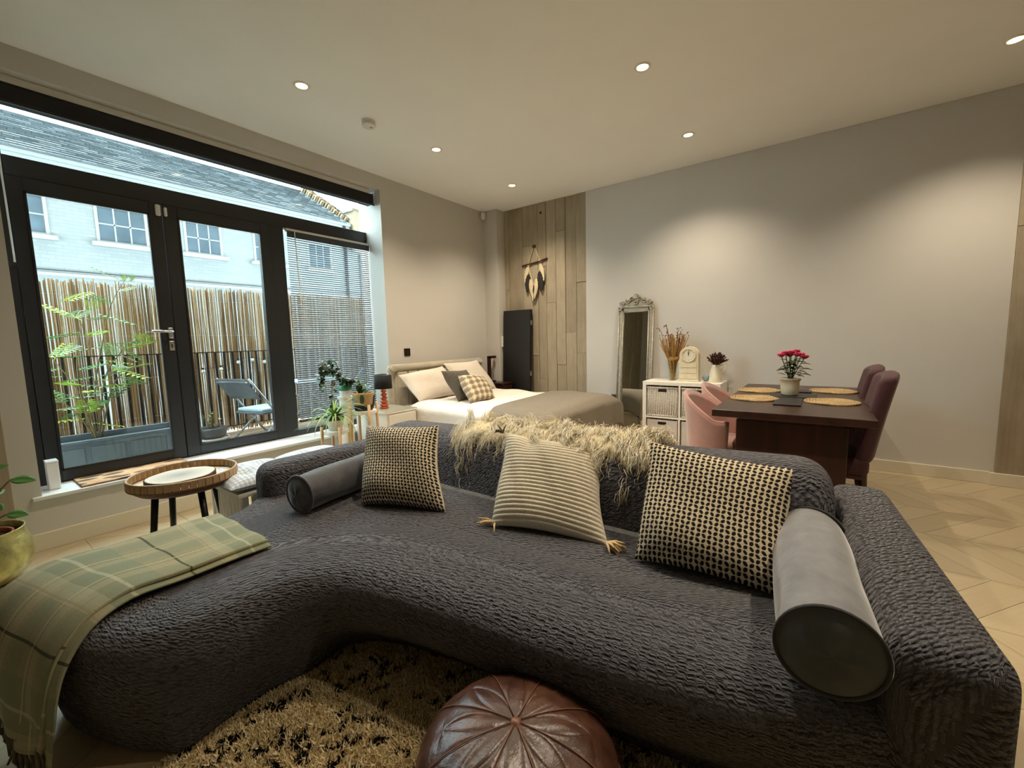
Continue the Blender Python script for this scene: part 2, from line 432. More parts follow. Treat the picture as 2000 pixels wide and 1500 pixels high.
# chevron boards: columns along y, boards at +-36 degrees
CW, SL, BH = .5, math.tan(math.radians(36)) * .5, .185
def board_mesh(sg):
    g = G(); e = .0012; x0, x1 = e, CW - e
    def yy(x): return sg * SL * x / CW
    P = [(x0, yy(x0) + e), (x1, yy(x1) + e), (x1, yy(x1) + BH - e), (x0, yy(x0) + BH - e)]
    V = [(x, y, -.013) for x, y in P] + [(x, y, 0) for x, y in P]
    UV = [(0, 0), (.62, 0), (.62, .15), (0, .15)] * 2
    g.add(V, [(4,5,6,7),(0,1,5,4),(1,2,6,5),(2,3,7,6),(3,0,4,7)], UV); return g
src = {}
rest = G()
def board_vis(x, y):
    if x > 5 or y > 3.95: return False
    if y > 2.15 and x < 1.9: return True
    if x < .55 and 1.1 < y: return True
    if y < .75 and x > 1.9: return y < -.35 or x > 2.2
    return False
nb = 0
for k in range(int(X0 / CW) - 1, 10):
    sg = 1 if k % 2 == 0 else -1
    x = k * CW
    if x < X0 - .5 or x > XB: continue
    for j in range(-24, 28):
        y = j * BH + (0 if sg > 0 else SL)
        ym = y + sg * SL / 2
        if ym < Y0 - .2 or ym > YL + .35: continue
        if board_vis(x + .25, ym) and nb < 290:
            if sg not in src: o = mk('floor_board', board_mesh(sg), M['oak'], fl); src[sg] = o
            else: o = src[sg].copy(); C.objects.link(o); o.parent = fl
            o.location = (x, y, 0); nb += 1
        else:
            b = board_mesh(sg); rest.add([(p[0] + x, p[1] + y, p[2]) for p in b.v], b.f, None)
            for i, q in list(b.uv.items()): rest.uv[len(rest.f) - len(b.f) + i] = q
o = mk('floor_board_field', rest, M['oak'], fl); o['kind'] = 'stuff'

struct('ceiling', G().box(X0, XB + .2, Y0, YL + .4, CZ, CZ + .12), M['ceiling'], 'flat pale ceiling with recessed spotlights', 'ceiling')
WX0, WX1, WZ0, WZ1 = .342, 3.04, .32, 2.89
g = G().box(X0, WX0, YL, YL + .39, 0, CZ).box(WX1, XB + .2, YL, YL + .39, 0, CZ).box(WX0, WX1, YL, YL + .39, 0, WZ0).box(WX0, WX1, YL, YL + .39, WZ1, CZ)
wl = struct('wall_left', g, M['wall'], 'pale grey plastered window wall', 'wall')
CY0, CY1 = 2.405, 3.67
g = G().box(XB, XB + .2, Y0, CY0, 0, CZ).box(XB + .03, XB + .2, CY0, YL + .39, 0, CZ)
wb = struct('wall_back', g, M['wall'], 'pale grey plastered wall behind mirror and dining table', 'wall', bevel=.004)
struct('wall_column', G().box(4.775, XB + .05, CY1, YL + .01, 0, CZ), M['wall'], 'slim pale grey plastered corner pier beside board marked concrete', 'wall', bevel=.004)
struct('wall_right', G().box(X0, XB + .2, Y0 - .15, Y0, 0, CZ), M['wall'], 'plain plastered wall behind the viewer on the dining side', 'wall')
struct('wall_front', G().box(X0 - .15, X0, Y0, YL + .39, 0, CZ), M['wall'], 'plain plastered wall behind the viewer', 'wall')
# board marked concrete: single boards with butt joints
ys = [CY1, 3.595, 3.36, 3.115, 2.985, 2.84, 2.70, 2.545, CY0]
joints = [[1.95], [1.42, .62], [2.5, 1.02], [.7, 2.2], [1.72], [.9, 2.62], [1.32], [.5, 1.95, 1.05]]
for i in range(len(ys) - 1):
    zz = [0] + sorted(joints[i]) + [CZ]
    for a, b in zip(zz, zz[1:]):
        d = XB + .008 + random.uniform(0, .009)
        mk('concrete_board', G().box(d, XB + .03, ys[i+1] + .002, ys[i] - .002, a + .0015, b - .0015), M['concrete'], wb, bevel=.002, seg=1)
mk('form_tie_hole', G().lathe([(.016, 0), (.016, .004)], 14, cap1=True), M['blackmatte'], wb).matrix_world = Matrix.Translation((XB + .01, 3.06, 2.9)) @ Matrix.Rotation(-PI/2, 4, 'Y')
# concrete pier at the right end of the back wall, slightly proud
yy = -1.165
for w in (.42, .46, .4, .44, .3):
    zz = [0, random.uniform(.8, 2.2), CZ]
    for a, b in zip(zz, zz[1:]):
        mk('concrete_board', G().box(XB - .028 - random.uniform(0, .004), XB, max(yy - w, Y0) + .002, yy - .002, a + .0015, b - .0015), M['concrete'], wb, bevel=.004, seg=2)
    yy -= w
# concrete strip left of the window
xx = .228
for w in (.2, .24, .22, .2, .25, .2, .22, .24):
    zz = [0, random.uniform(.9, 2.4), CZ]
    for a, b in zip(zz, zz[1:]):
        mk('concrete_board', G().box(xx - w + .002, xx - .002, YL - .006 - random.uniform(0, .004), YL, a + .0015, b - .0015), M['concrete'], wl, bevel=.002, seg=1)
    xx -= w
struct('baseboard_left', G().box(.228, 4.775, YL - .016, YL, 0, .112), M['skirt'], 'cream painted skirting board along the window wall', 'baseboard', bevel=.003)
struct('baseboard_back', G().box(XB - .016, XB, -1.165, CY0, 0, .101), M['skirt'], 'cream painted skirting board behind the dining table', 'baseboard', bevel=.003)
struct('baseboard_pier', G().box(XB - .046, XB - .001, Y0, -1.14, 0, .101), M['skirt'], 'cream skirting board stepping out around the concrete pier', 'baseboard', bevel=.003)
struct('trim_1', G().box(.30, 3.06, YL - .022, YL + .29, WZ0, .345), M['sill'], 'glossy white window sill below the black frame', 'window sill', bevel=.004)

# ------------------------------------------------------------------ window and doors
FY0, FY1 = 4.19, 4.26
g = G().box(.34, .402, FY0, FY1, .345, 2.93).box(3.042, 3.11, FY0, FY1, .345, 2.93).box(.402, 3.042, FY0, FY1, 2.85, 2.93)
g.box(1.987, 3.042, FY0, FY1, .345, .402).box(.402, 1.987, FY0, FY1, .345, .354)
w1 = struct('window_1', g, M['frame'], 'wide anthracite window frame with transom light and fixed side pane', 'window', bevel=.004)
mk('transom', G().box(.402, 3.042, FY0, FY1, 2.36, 2.482), M['frame'], w1, bevel=.004)
mk('mullion', G().box(1.987, 2.115, FY0, FY1, .402, 2.36), M['frame'], w1, bevel=.004)
mk('pane', G().box(.402, 3.042, 4.222, 4.228, 2.482, 2.85), M['glass'], w1)
mk('pane', G().box(2.115, 3.042, 4.222, 4.228, .402, 2.36), M['glass'], w1)
struct('wall_added_shade', G().box(-22, 30, -3, YL + .39, CZ + .15, 24.0), mat('added_shade_brick', '#5d5246', .9, var=.2, scale=30), 'unseen brick block added above this room to shade the house opposite', 'wall')  # unseen mass added overhead to dim the daylight on the house opposite
def door(name, x0, x1, gx0, gx1, label):
    g = G(); y0, y1 = 4.183, 4.25
    g.box(x0, gx0, y0, y1, .356, 2.357).box(gx1, x1, y0, y1, .356, 2.357).box(gx0, gx1, y0, y1, .356, .428).box(gx0, gx1, y0, y1, 2.273, 2.357)
    d = struct(name, g, M['frame'], label, 'door', bevel=.003)
    mk('pane', G().box(gx0, gx1, 4.214, 4.22, .428, 2.273), M['glass'], d)
    b = G().box(gx0, gx0+.012, 4.178, 4.19, .428, 2.273).box(gx1-.012, gx1, 4.178, 4.19, .428, 2.273).box(gx0, gx1, 4.178, 4.19, .428, .44).box(gx0, gx1, 4.178, 4.19, 2.261, 2.273)
    mk('glazing_bead', b, M['frame'], d); return d
d1 = door('door_1', .404, 1.184, .472, 1.105, 'left anthracite glazed balcony door with steel lever handle')
d2 = door('door_2', 1.19, 1.985, 1.281, 1.906, 'right anthracite glazed balcony door next to fixed pane')
h = mk('handle', G().rbox((1.158, 4.175, 1.365), (.032, .016, .085), .006, 2), M['chrome'], d1, smooth=True)
mk('lever', G().tube([(1.158, 4.17, 1.375), (1.158, 4.125, 1.375), (1.145, 4.118, 1.376), (1.03, 4.118, 1.378)], .0095, 10), M['chrome'], h, smooth=True)
lk = mk('lock_plate', G().rbox((1.158, 4.178, 1.265), (.034, .01, .075), .004, 2), M['chrome'], d1, smooth=True)
mk('keyhole', G().box(1.154, 1.162, 4.172, 4.175, 1.25, 1.278), M['black'], lk)
mk('child_catch', G().rbox((1.16, 4.176, 2.305), (.034, .022, .085), .015, 3), M['plastic'], d1, smooth=True)
mk('child_catch', G().rbox((1.207, 4.178, 2.302), (.022, .02, .07), .01, 3), M['plastic'], d2, smooth=True)

# ------------------------------------------------------------------ roller blind in the reveal
rb = thing('roller_blind', 'black roller blind rolled up at the top of the window reveal', 'blind', (1.68, 4.02, 2.73))
g = G(); prof = [(-.055, -.055), (.05, -.055), (.055, -.02), (.05, .055), (-.035, .055), (-.055, .03)]
V = []; n = len(prof)
for x in (.365, 2.985): V += [(x, 4.02 + a, 2.787 + b) for a, b in prof]
g.add(V, [tuple(range(n))[::-1], tuple(range(n, 2*n))] + [(i, (i+1) % n, n+(i+1) % n, n+i) for i in range(n)])
mk('cassette', g, M['blackmatte'], rb, world=True, bevel=.006)
mk('bottom_bar', G().rbox((1.685, 3.985, 2.733), (2.66, .02, .016), .006, 2), M['black'], rb, world=True)
mk('end_cap', G().rbox((2.99, 4.02, 2.787), (.012, .112, .112), .005, 2), M['black'], rb, world=True)
mk('end_cap', G().rbox((.362, 4.02, 2.787), (.012, .112, .112), .005, 2), M['black'], rb, world=True)
mk('wall_bracket', G().box(.4, 2.96, 3.99, 4.06, 2.842, 2.889), M['plastic'], rb, world=True, bevel=.004)
mk('pull_wand', G().tube([(.372, 4.0, 2.73), (.376, 3.99, 1.79)], .0045, 8), M['plastic'], rb, world=True)

# ------------------------------------------------------------------ venetian blind in the fixed pane
vb = thing('venetian_blind', 'fine slatted venetian blind lowered over the fixed side pane', 'blind', (2.58, 4.165, .47))
slatm = mat('blind_slat_enamel', '#353b42', .5, var=.03)
mk('head_rail', G().box(2.125, 3.035, 4.145, 4.183, 2.325, 2.352), M['plastic'], vb, world=True, bevel=.003)
mk('valance', G().box(2.125, 3.035, 4.143, 4.146, 2.27, 2.33), slatm, vb, world=True)
s0 = None; z = 2.262; tilt = math.radians(36)
while z > .52:
    if s0 is None:
        g = G(); w = .0125; L = .452
        pr = [(-w, -.0012), (-w*.4, .0012), (w*.4, .0012), (w, -.0012)]
        V = [(x, a*math.cos(tilt) - b*math.sin(tilt), a*math.sin(tilt) + b*math.cos(tilt)) for x in (-L, L) for a, b in pr]
        g.add(V, [(0,1,5,4),(1,2,6,5),(2,3,7,6)])
        s0 = mk('slat', g, slatm, vb); o = s0
    else:
        o = s0.copy(); C.objects.link(o); o.parent = vb
    o.location = (0, 0, z - .47); z -= .0215
mk('bottom_rail', G().box(2.125, 3.035, 4.148, 4.182, .478, .50), M['frame'], vb, world=True, bevel=.003)
for x in (2.24, 2.58, 2.92):
    mk('ladder_cord', G().tube([(x, 4.150, 2.33), (x, 4.150, .49)], .0012, 5), M['plastic'], vb, world=True)
mk('tilt_wand', G().tube([(2.195, 4.135, 2.33), (2.205, 4.128, 1.62)], .0045, 8), M['plastic'], vb, world=True)

# ------------------------------------------------------------------ ceiling fittings
em = emis('warm_lamp_face', '#ffdf9e', 9)
wheres = {(1.71, 2.98): 'recessed ceiling spotlight above the window doors, leftmost in view', (2.985, 2.98): 'recessed ceiling spotlight right of the smoke alarm near the bed',
          (4.19, 2.98): 'recessed ceiling spotlight nearest the board marked concrete', (2.985, 1.035): 'recessed ceiling spotlight over the middle of the room',
          (4.19, 1.035): 'recessed ceiling spotlight above the cube shelf and mirror side', (4.17, -.905): 'recessed ceiling spotlight at the far right above the dining end',
          (1.71, 1.035): 'added ceiling spotlight out of view directly above the sofa', (1.71, -.905): 'added ceiling spotlight out of view above the sofa right arm'}  # these two are out of view, added to light the sofa area
for (x, y), lab in wheres.items():
    t = thing('ceiling_spotlight', lab, 'light', (x, y, CZ), group='recessed ceiling spotlights')
    mk('trim_ring', G().lathe([(.036, -.001), (.04, -.006), (.052, -.005), (.056, 0)], 28, cap0=False), M['plastic'], t, smooth=True)
    mk('lamp_face', G().lathe([(.001, -.0035), (.037, -.003)], 24, cap0=True), em, t)
    ld = bpy.data.lights.new('spotlight_beam', 'SPOT'); ld.energy = LAMP_POWER; ld.color = (1.0, .85, .64); ld.spot_size = math.radians(122); ld.spot_blend = 1.0; ld.shadow_soft_size = .03
    lo = bpy.data.objects.new('spotlight_beam', ld); C.objects.link(lo); lo.parent = t; lo.location = (0, 0, -.02)
t = thing('smoke_alarm', 'round white smoke alarm on the ceiling', 'smoke alarm', (2.288, 3.033, CZ))
mk('base', G().lathe([(.052, 0), (.052, -.016), (.046, -.02)], 28, cap0=False), M['plastic'], t, smooth=True)
mk('vent_band', G().lathe([(.044, -.018), (.044, -.026)], 28, cap0=False), M['blackmatte'], t)
mk('cover', G().lathe([(.054, -.025), (.056, -.032), (.05, -.042), (.001, -.046)], 28, cap0=True), M['plastic'], t, smooth=True)
mk('test_button', G().lathe([(.001, -.05), (.01, -.049), (.011, -.045)], 14, c=(.015, -.01, 0), cap0=True), M['chrome'], t)
t = thing('motion_sensor', 'small white alarm motion sensor in the ceiling corner', 'sensor', (4.72, YL - .05, 2.93))
mk('housing', G().rbox((0, 0, .03), (.06, .05, .1), .022, 3), M['plastic'], t, smooth=True)
mk('lens', G().rbox((-.012, -.022, .02), (.034, .02, .04), .009, 2), M['white'], t, smooth=True)

# ------------------------------------------------------------------ switches and sockets
t = thing('light_switch', 'square bronze light switch on the wall above the headboard', 'switch', (3.305, YL, 1.13))
mk('plate', G().rbox((0, -.004, 0), (.088, .008, .088), .003, 2), mat('bronze_plate', '#3a2a20', .35, metal=.8), t)
mk('rocker', G().rbox((0, -.009, 0), (.03, .006, .045), .002, 2), M['black'], t)
t = thing('wall_socket', 'white double socket with a plug beside the foot of the bed', 'socket', (XB, 2.165, .5))
mk('plate', G().rbox((-.004, 0, 0), (.008, .146, .086), .003, 2), M['plastic'], t)
mk('plug', G().rbox((-.022, -.035, -.002), (.036, .05, .05), .01, 2), M['white'], t)
mk('rocker', G().rbox((-.009, .03, .026), (.006, .018, .02), .002, 2), M['black'], t)
mk('pin_holes', G().box(-.0095, -.008, .022, .04, -.02, -.004), M['black'], t)
t = thing('aerial_socket', 'small square bronze socket beside the mirror frame', 'socket', (XB, 2.03, .505))
mk('plate', G().rbox((-.004, 0, 0), (.008, .07, .085), .003, 2), mat('bronze_plate_small', '#6a5c4a', .4, metal=.6), t)
mk('outlet', G().box(-.011, -.006, -.016, .016, -.02, .02), M['black'], t)
t = thing('thermostat', 'slim white wall thermostat on the corner pier', 'thermostat', (4.86, CY1, 1.22))
mk('body', G().rbox((0, -.012, 0), (.09, .024, .15), .006, 2), M['plastic'], t)
mk('dial', G().tube([(0, -.024, .02), (0, -.032, .02)], .02, 16), M['white'], t)
t = thing('sill_post', 'short white box post standing on the window sill', 'post', (.415, 4.06, .345))
mk('post', G().rbox((0, 0, .09), (.055, .09, .18), .006, 2), M['plastic'], t)
mk('cap', G().rbox((0, 0, .184), (.058, .094, .012), .003, 2), M['sill'], t)
# ------------------------------------------------------------------ sofa
SZ = .43
sofa = thing('curved_sofa', 'dark grey curved corner sofa in a crinkled stretch cover', 'sofa', (1.2, 1.1, 0))
ctl = [(1.16, -.20), (1.04, .05), (.955, .40), (.90, .80), (.845, 1.12), (.775, 1.34), (.63, 1.455), (.45, 1.46), (.325, 1.49), (.225, 1.575), (.15, 1.74), (.10, 1.92), (.095, 2.08), (.16, 2.205), (.35, 2.285), (.62, 2.315), (.85, 2.40), (1.0, 2.53), (1.15, 2.575), (1.45, 2.58), (1.85, 2.57), (2.02, 2.45), (2.05, 2.0), (2.06, 1.2), (2.07, .4), (2.09, -.1), (2.02, -.28), (1.7, -.30), (1.35, -.31)]
ol = np.array(crom(ctl, 6, True))
def inset(P, d):
    n = len(P); T = np.roll(P, -1, 0) - np.roll(P, 1, 0); T /= np.linalg.norm(T, axis=1)[:, None]
    N = np.stack([-T[:, 1], T[:, 0]], 1)            # candidate normal
    A = .5 * np.sum(P[:, 0] * np.roll(P[:, 1], -1) - np.roll(P[:, 0], -1) * P[:, 1])
    if A < 0: N = -N
    Q = P + N * d
    for _ in range(2): Q = .25 * np.roll(Q, 1, 0) + .5 * Q + .25 * np.roll(Q, -1, 0)
    return Q
lv = [(.18, .02), (.14, .09), (.07, .17), (.025, .25), (0.0, .325), (.012, .385), (.045, .418), (.09, .43)]
g = G(); V = []; F = []; n = len(ol)
for d, z in lv:
    dd = d if z > .3 else d * np.where(ol[:, 0] < .3, .35, np.where(ol[:, 0] < .5, .35 + (ol[:, 0] - .3) / .2 * .65, 1.0)) * np.where(ol[:, 1] < .0, .3, 1.0) * np.where((ol[:, 1] > .75) & (ol[:, 1] < 1.5) & (ol[:, 0] > .72) & (ol[:, 0] < 1.2), 1.25, 1.0) * np.where((ol[:, 1] > 1.38) & (ol[:, 1] < 1.7) & (ol[:, 0] > .28) & (ol[:, 0] < .72), .45, 1.0)
    V += [(x, y, z) for x, y in inset(ol, dd if np.isscalar(dd) else dd[:, None])]
for i in range(len(lv) - 1):
    for k in range(n): F.append((i*n+k, i*n+(k+1) % n, (i+1)*n+(k+1) % n, (i+1)*n+k))
F.append(tuple(range(n))[::-1]); F.append(tuple((len(lv)-1)*n+k for k in range(n)))
g.add(V, F)
def organic(name, g, m, parent, cover, vox=.012, it=8):
    """fuse and soften the rough shape, then store the fabric coordinates (row, along) on the vertices"""
    o = mk(name + '_rough', g, None, parent, world=True)
    md = o.modifiers.new('remesh', 'REMESH'); md.mode = 'VOXEL'; md.voxel_size = vox; md.use_smooth_shade = True
    md = o.modifiers.new('smooth', 'SMOOTH'); md.factor = .5; md.iterations = it
    dg = bpy.context.evaluated_depsgraph_get(); dg.update()
    me = bpy.data.meshes.new_from_object(o.evaluated_get(dg)); bpy.data.objects.remove(o); me.name = name
    n = len(me.vertices); P = np.zeros(n*3, np.float32); me.vertices.foreach_get('co', P); P = P.reshape(-1, 3).astype(float) + np.array(parent.location)
    q, al = cover(P)
    at = me.attributes.new('cover', 'FLOAT_VECTOR', 'POINT'); at.data.foreach_set('vector', np.stack([q, al, q*0], 1).astype(np.float32).ravel())
    me.polygons.foreach_set('use_smooth', [True]*len(me.polygons)); me.materials.clear(); me.materials.append(m)
    o = bpy.data.objects.new(name, me); C.objects.link(o); o.parent = parent; return o
OLF = np.array(crom(ctl, 16, True)); OLS = np.r_[0, np.cumsum(np.linalg.norm(np.diff(OLF, axis=0), axis=1))]
def seat_cover(P):
    d = np.full(len(P), 9.); k = np.zeros(len(P), int)
    for i in range(0, len(P), 4000):
        D = np.linalg.norm(P[i:i+4000, None, :2] - OLF[None], axis=2); k[i:i+4000] = D.argmin(1); d[i:i+4000] = D.min(1)
    z = P[:, 2]; q = np.where(z > .33, (.43 - z)*1.1 - d, (.43 - z)*1.1 + d)
    # towards the middle of the seat the rows run straight along the sofa
    t = np.clip((d - .22)/.2, 0, 1) * (z > .33)
    return q*(1-t) + (P[:, 0] - 1.2)*t, OLS[k]*(1-t) + P[:, 1]*t
def bar_cover(axis, c, h):
    def f(P):
        i, j = [k for k in (0, 1, 2) if k != axis]          # j is z unless axis is z
        du, dz = P[:, i] - c[i], P[:, j] - c[j]; hu, hz = h[i], h[j]
        top = np.abs(dz)/hz >= np.abs(du)/hu
        q = np.where(top & (dz > 0), du, np.sign(du)*(hu + hz - dz))
        inn = np.minimum(hu - np.abs(du), hz - np.abs(dz)); la = P[:, axis] - c[axis]; ha = h[axis]
        end = np.clip((np.abs(la) - ha + .05)/.05, 0, 1)
        return q, la + np.sign(la)*end*np.clip(inn, 0, 1)
    return f
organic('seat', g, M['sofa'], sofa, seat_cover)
def warp_box(c, size, r, fn, n=10):
    g = G().rbox(c, size, r, n); g.v = [fn(*p) for p in g.v]; return g
# backrest: rises a little and swells towards the right, round ends
def fb(x, y, z):
    t = (2.42 - y) / 2.5; top = .70 + .075 * max(0, min(1, t))
    k = (z - .2) / .5
    z2 = .2 + k * (top - .2)
    return (x + .03 + .13 * k * .4 - .03 * math.cos((y - 1.2) * 1.2), y, z2)
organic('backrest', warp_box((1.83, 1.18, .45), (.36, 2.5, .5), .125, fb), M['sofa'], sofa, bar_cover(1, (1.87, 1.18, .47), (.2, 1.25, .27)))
# left low arm running along the window side
def fa(x, y, z):
    t = (x - 1.0) / .95
    return (x, y + .02 * t, z * (1 - .02 * t))
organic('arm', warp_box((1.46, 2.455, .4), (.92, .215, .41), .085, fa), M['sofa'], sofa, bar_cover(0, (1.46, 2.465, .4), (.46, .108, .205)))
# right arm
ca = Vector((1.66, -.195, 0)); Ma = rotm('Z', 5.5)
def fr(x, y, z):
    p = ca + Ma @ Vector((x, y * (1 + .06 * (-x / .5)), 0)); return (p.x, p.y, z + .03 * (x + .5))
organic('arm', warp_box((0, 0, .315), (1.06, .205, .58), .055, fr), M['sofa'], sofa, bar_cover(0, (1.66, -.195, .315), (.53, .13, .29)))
for x, y in ((.5, 1.8), (.5, 2.05), (1.9, 2.4), (1.9, -.1), (1.5, .1), (1.3, 1.5)):
    mk('foot', G().tube([(x, y, 0), (x, y, .05)], [.02, .026], 12), M['black'], sofa, world=True)

# ------------------------------------------------------------------ cushions
def pillow(name, label, corners, th, m, nu=44, bulge=1.0, pinch=.065, backm=None, ridge=0, rows=22, disp=None, group=None, cat='cushion', hollow=0):
    """corners bl,br,tr,tl in world; a soft cushion with pinched corners"""
    bl, br, tr, tl = [np.array(c, float) for c in corners]
    cen = (bl + br + tr + tl) / 4
    N = np.cross(br - bl, tl - bl); N /= np.linalg.norm(N)
    base = (bl + br) / 2
    loc = (float(base[0]), float(base[1]), float(min(bl[2], br[2])))
    t = thing(name, label, cat, loc, 0, group)
    w = np.linalg.norm(br - bl); h = np.linalg.norm(tl - bl)
    def pt(u, v, sgn):
        a, b = 2*u - 1, 2*v - 1
        pu = a * (1 - pinch * (1 - b*b)) ; pv = b * (1 - pinch * (1 - a*a))
        U, V_ = (pu + 1) / 2, (pv + 1) / 2
        p = bl*(1-U)*(1-V_) + br*U*(1-V_) + tr*U*V_ + tl*(1-U)*V_
        p = p + N*(.008*math.sin(3.1*u + 2*v + w*40) + .006*math.sin(7*v + 5*u)) + (br - bl)*.012*math.sin(5.5*v + w*30)*abs(a)
        k = max(0, (1 - abs(a)**2.6) * (1 - abs(b)**2.6)) ** .55
        d = th * .5 * k * bulge
        if ridge: d += ridge * k**.3 * (abs(math.sin(PI * (v * rows + .25 * math.sin(9*u + 3*v) * .4))) ** .7 - .5)
        if disp: d += disp(u, v) * k
        return p + N * d * sgn
    nv = nu if not ridge else rows * 7
    def side(sgn):
        g = G().grid(lambda u, v: pt(u, v, sgn), nu, nv, (1, 1))
        if sgn < 0: g.f = [f[::-1] for f in g.f]; g.uv = {k: q[::-1] for k, q in g.uv.items()}
        return g
    # outward normal towards the viewer?
    front = 1 if np.dot(N, -cen + np.array([0, 0, 1.25])) > 0 else -1
    mk('front', side(front), m, t, smooth=True, world=True)
    mk('back', side(-front), backm or m, t, smooth=True, world=True)
    return t, pt, N, front
def corner_tassel(t, p, d, m, n=9, L=.05):
    g = G(); p = np.array(p, float); d = np.array(d, float); d /= np.linalg.norm(d)
    for i in range(n):
        q = d + rng.normal(0, .45, 3); q[2] = d[2] + rng.normal(0, .15); q /= np.linalg.norm(q)
        m1 = p + q * L * .5 + np.array([0, 0, .004]); m2 = p + q * L * rng.uniform(.75, 1.1) + np.array([0, 0, -.004])
        g.tube([p, m1, m2], [.005, .005, .003], 5)
    return mk('tassel', g, m, t, smooth=True, world=True)
def dent(cu, cv, s, a): return lambda u, v: -a * math.exp(-((u-cu)**2 + (v-cv)**2) / s)
# left check cushion
pillow('check_cushion', 'black and cream oval-check cushion nearest the window bolster', [(1.22, 1.86, .435), (1.385, 1.425, .435), (1.545, 1.615, .815), (1.415, 2.045, .782)], .19, M['check'], backm=M['creamback'], disp=lambda u, v: .012*math.sin(7*v+2*u)*math.sin(3*u+.5), group='oval-check cushions')
pillow('check_cushion', 'black and cream oval-check cushion at the right end by the grey bolster', [(1.455, .525, .435), (1.475, .045, .435), (1.815, .045, .762), (1.725, .555, .812)], .21, M['check'], backm=M['creamback'], disp=lambda u, v: .012*math.sin(6*v+2*u), group='oval-check cushions')
# cream knitted cushion with tassels and a slumped top
def kdisp(u, v): return -.05 * math.exp(-(((u-.3)**2)/.012 + ((v-.98)**2)/.05))
t, pt, N, fr_ = pillow('knitted_cushion', 'cream chunky ribbed knit cushion with tassel corners in the sofa middle', [(1.385, 1.14, .435), (1.50, .645, .435), (1.85, .82, .735), (1.735, 1.32, .765)], .2, M['knit'], nu=60, ridge=.010, rows=25, disp=kdisp, pinch=.075)
corner_tassel(t, (1.40, 1.13, .452), (-.1, .9, .0), mat('tassel_yarn', '#c9ad80', .95), L=.09)
corner_tassel(t, (1.49, .645, .452), (-.2, -.9, .0), bpy.data.materials['tassel_yarn'], n=16, L=.075)
corner_tassel(t, (1.73, 1.325, .765), (-.1, .6, .3), mat('tassel_yarn_dark', '#8a7c66', .95), n=7, L=.05)
corner_tassel(t, (1.84, .81, .74), (-.1, -.6, .3), bpy.data.materials['tassel_yarn_dark'], n=7, L=.05)

def bolster(label, a, b, r, m, pip, capm=None):
    a = Vector(a); b = Vector(b); d = (b - a).normalized(); L = (b - a).length
    loc = ((a.x+b.x)/2, (a.y+b.y)/2, min(a.z, b.z) - r)
    t = thing('bolster_cushion', label, 'cushion', loc, group='round bolster cushions')
    up = Vector((0, 0, 1)); s = d.cross(up).normalized(); up = s.cross(d)
    def pt(u, v):
        th = 2*PI*u; x = v * L
        rr = r * (1 + .025*math.sin(5*th + 14*v) * math.exp(-((v*L)/.09)**2) + .02*math.sin(3*th+9*v) - .03*abs(2*v-1)**4)
        if math.sin(th) < -.6: rr *= 1 + .1 * (math.sin(th) + .6)
        return a + d*x + (s*math.cos(th) + up*math.sin(th))*rr
    mk('body', G().grid(pt, 48, 26, (1, 1)), m, t, smooth=True, world=True)
    for e, sg in ((a, -1), (b, 1)):
        def cp(u, v, e=e, sg=sg):
            th = 2*PI*u; q = r * v * .97
            x = sg * (.022 * (1 - v**2.5) + .002*math.sin(5*th + 1)*v*(1-v)*4)
            return e + d*x + (s*math.cos(th) + up*math.sin(th))*q
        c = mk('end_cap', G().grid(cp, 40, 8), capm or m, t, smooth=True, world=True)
        ring = [e + (s*math.cos(k*2*PI/40) + up*math.sin(k*2*PI/40))*r for k in range(41)]
        mk('piping', G().tube(ring, .0055, 8, cap=False), pip, t, smooth=True, world=True)
    return t
bolster('dark grey velvet bolster lying along the low window-side arm', (1.0, 2.02, .525), (1.62, 2.125, .53), .092, M['velvet_grey'], M['velvet_grey'])
bolster('pale grey velvet bolster against the right sofa arm', (1.12, -.045, .537), (1.73, .005, .545), .105, velvet('silver_velvet', '#84858a'), velvet('dark_velvet_piping', '#3a3a3c'), velvet('teal_grey_velvet_cap', '#565c60'))  # end caps are a darker teal-grey velvet than the body

# ------------------------------------------------------------------ plaid throw over the chaise end
th = thing('plaid_throw', 'green and cream plaid wool throw with fringe folded over the chaise end', 'throw', (.3, 2.05, 0))
TP = np.array(crom([(.745, .437), (.58, .44), (.42, .44), (.30, .437), (.21, .415), (.15, .355), (.12, .27), (.11, .17), (.105, .06)], 10))
TD = np.r_[0, np.cumsum(np.linalg.norm(np.diff(TP, axis=0), axis=1))]
def path_pt(s, off=0.):
    """profile along the chaise: s metres from the arm end towards the end, then down to the floor"""
    P, d = TP, TD
    x = np.interp(s, d, P[:, 0]); z = np.interp(s, d, P[:, 1])
    e = .01; x2 = np.interp(s+e, d, P[:, 0]); z2 = np.interp(s+e, d, P[:, 1]); tx, tz = x2-x, z2-z; q = math.hypot(tx, tz) or 1
    return x + off * (tz/q), z - off * (tx/q), d[-1]
def throw_layer(y0, y1, off, Ls, us, skew, thick=.006):
    L = Ls
    def pt(u, v):
        s = v * L; yy = y0 + (y1 - y0) * u
        hang = max(0, (s - .75) / .4)
        e_ = max(0, min(1, (s - .16)/.28)); w_ = max(0, min(1, (s - .38)/.4)); yy += skew * v - .08*w_*w_*(3 - 2*w_)*(1 - .45*u) + hang * (.03*math.sin(11*u+1) + (.5-u)*.06) - .10*v*v*(0 if u < .5 else 0)
        o = off + .004*math.sin(13*u + 9*v) + hang*.022*(1 + math.sin(17*u + 2))
        if u < .04 or u > .96: o -= .004
        x, z, D = path_pt(s, o); return (x - (.112*u - .004)*e_, yy, z + .018*math.exp(-((s - .45)/.13)**2))
    return G().grid(pt, 40, 60, (y1 - y0, L)), pt
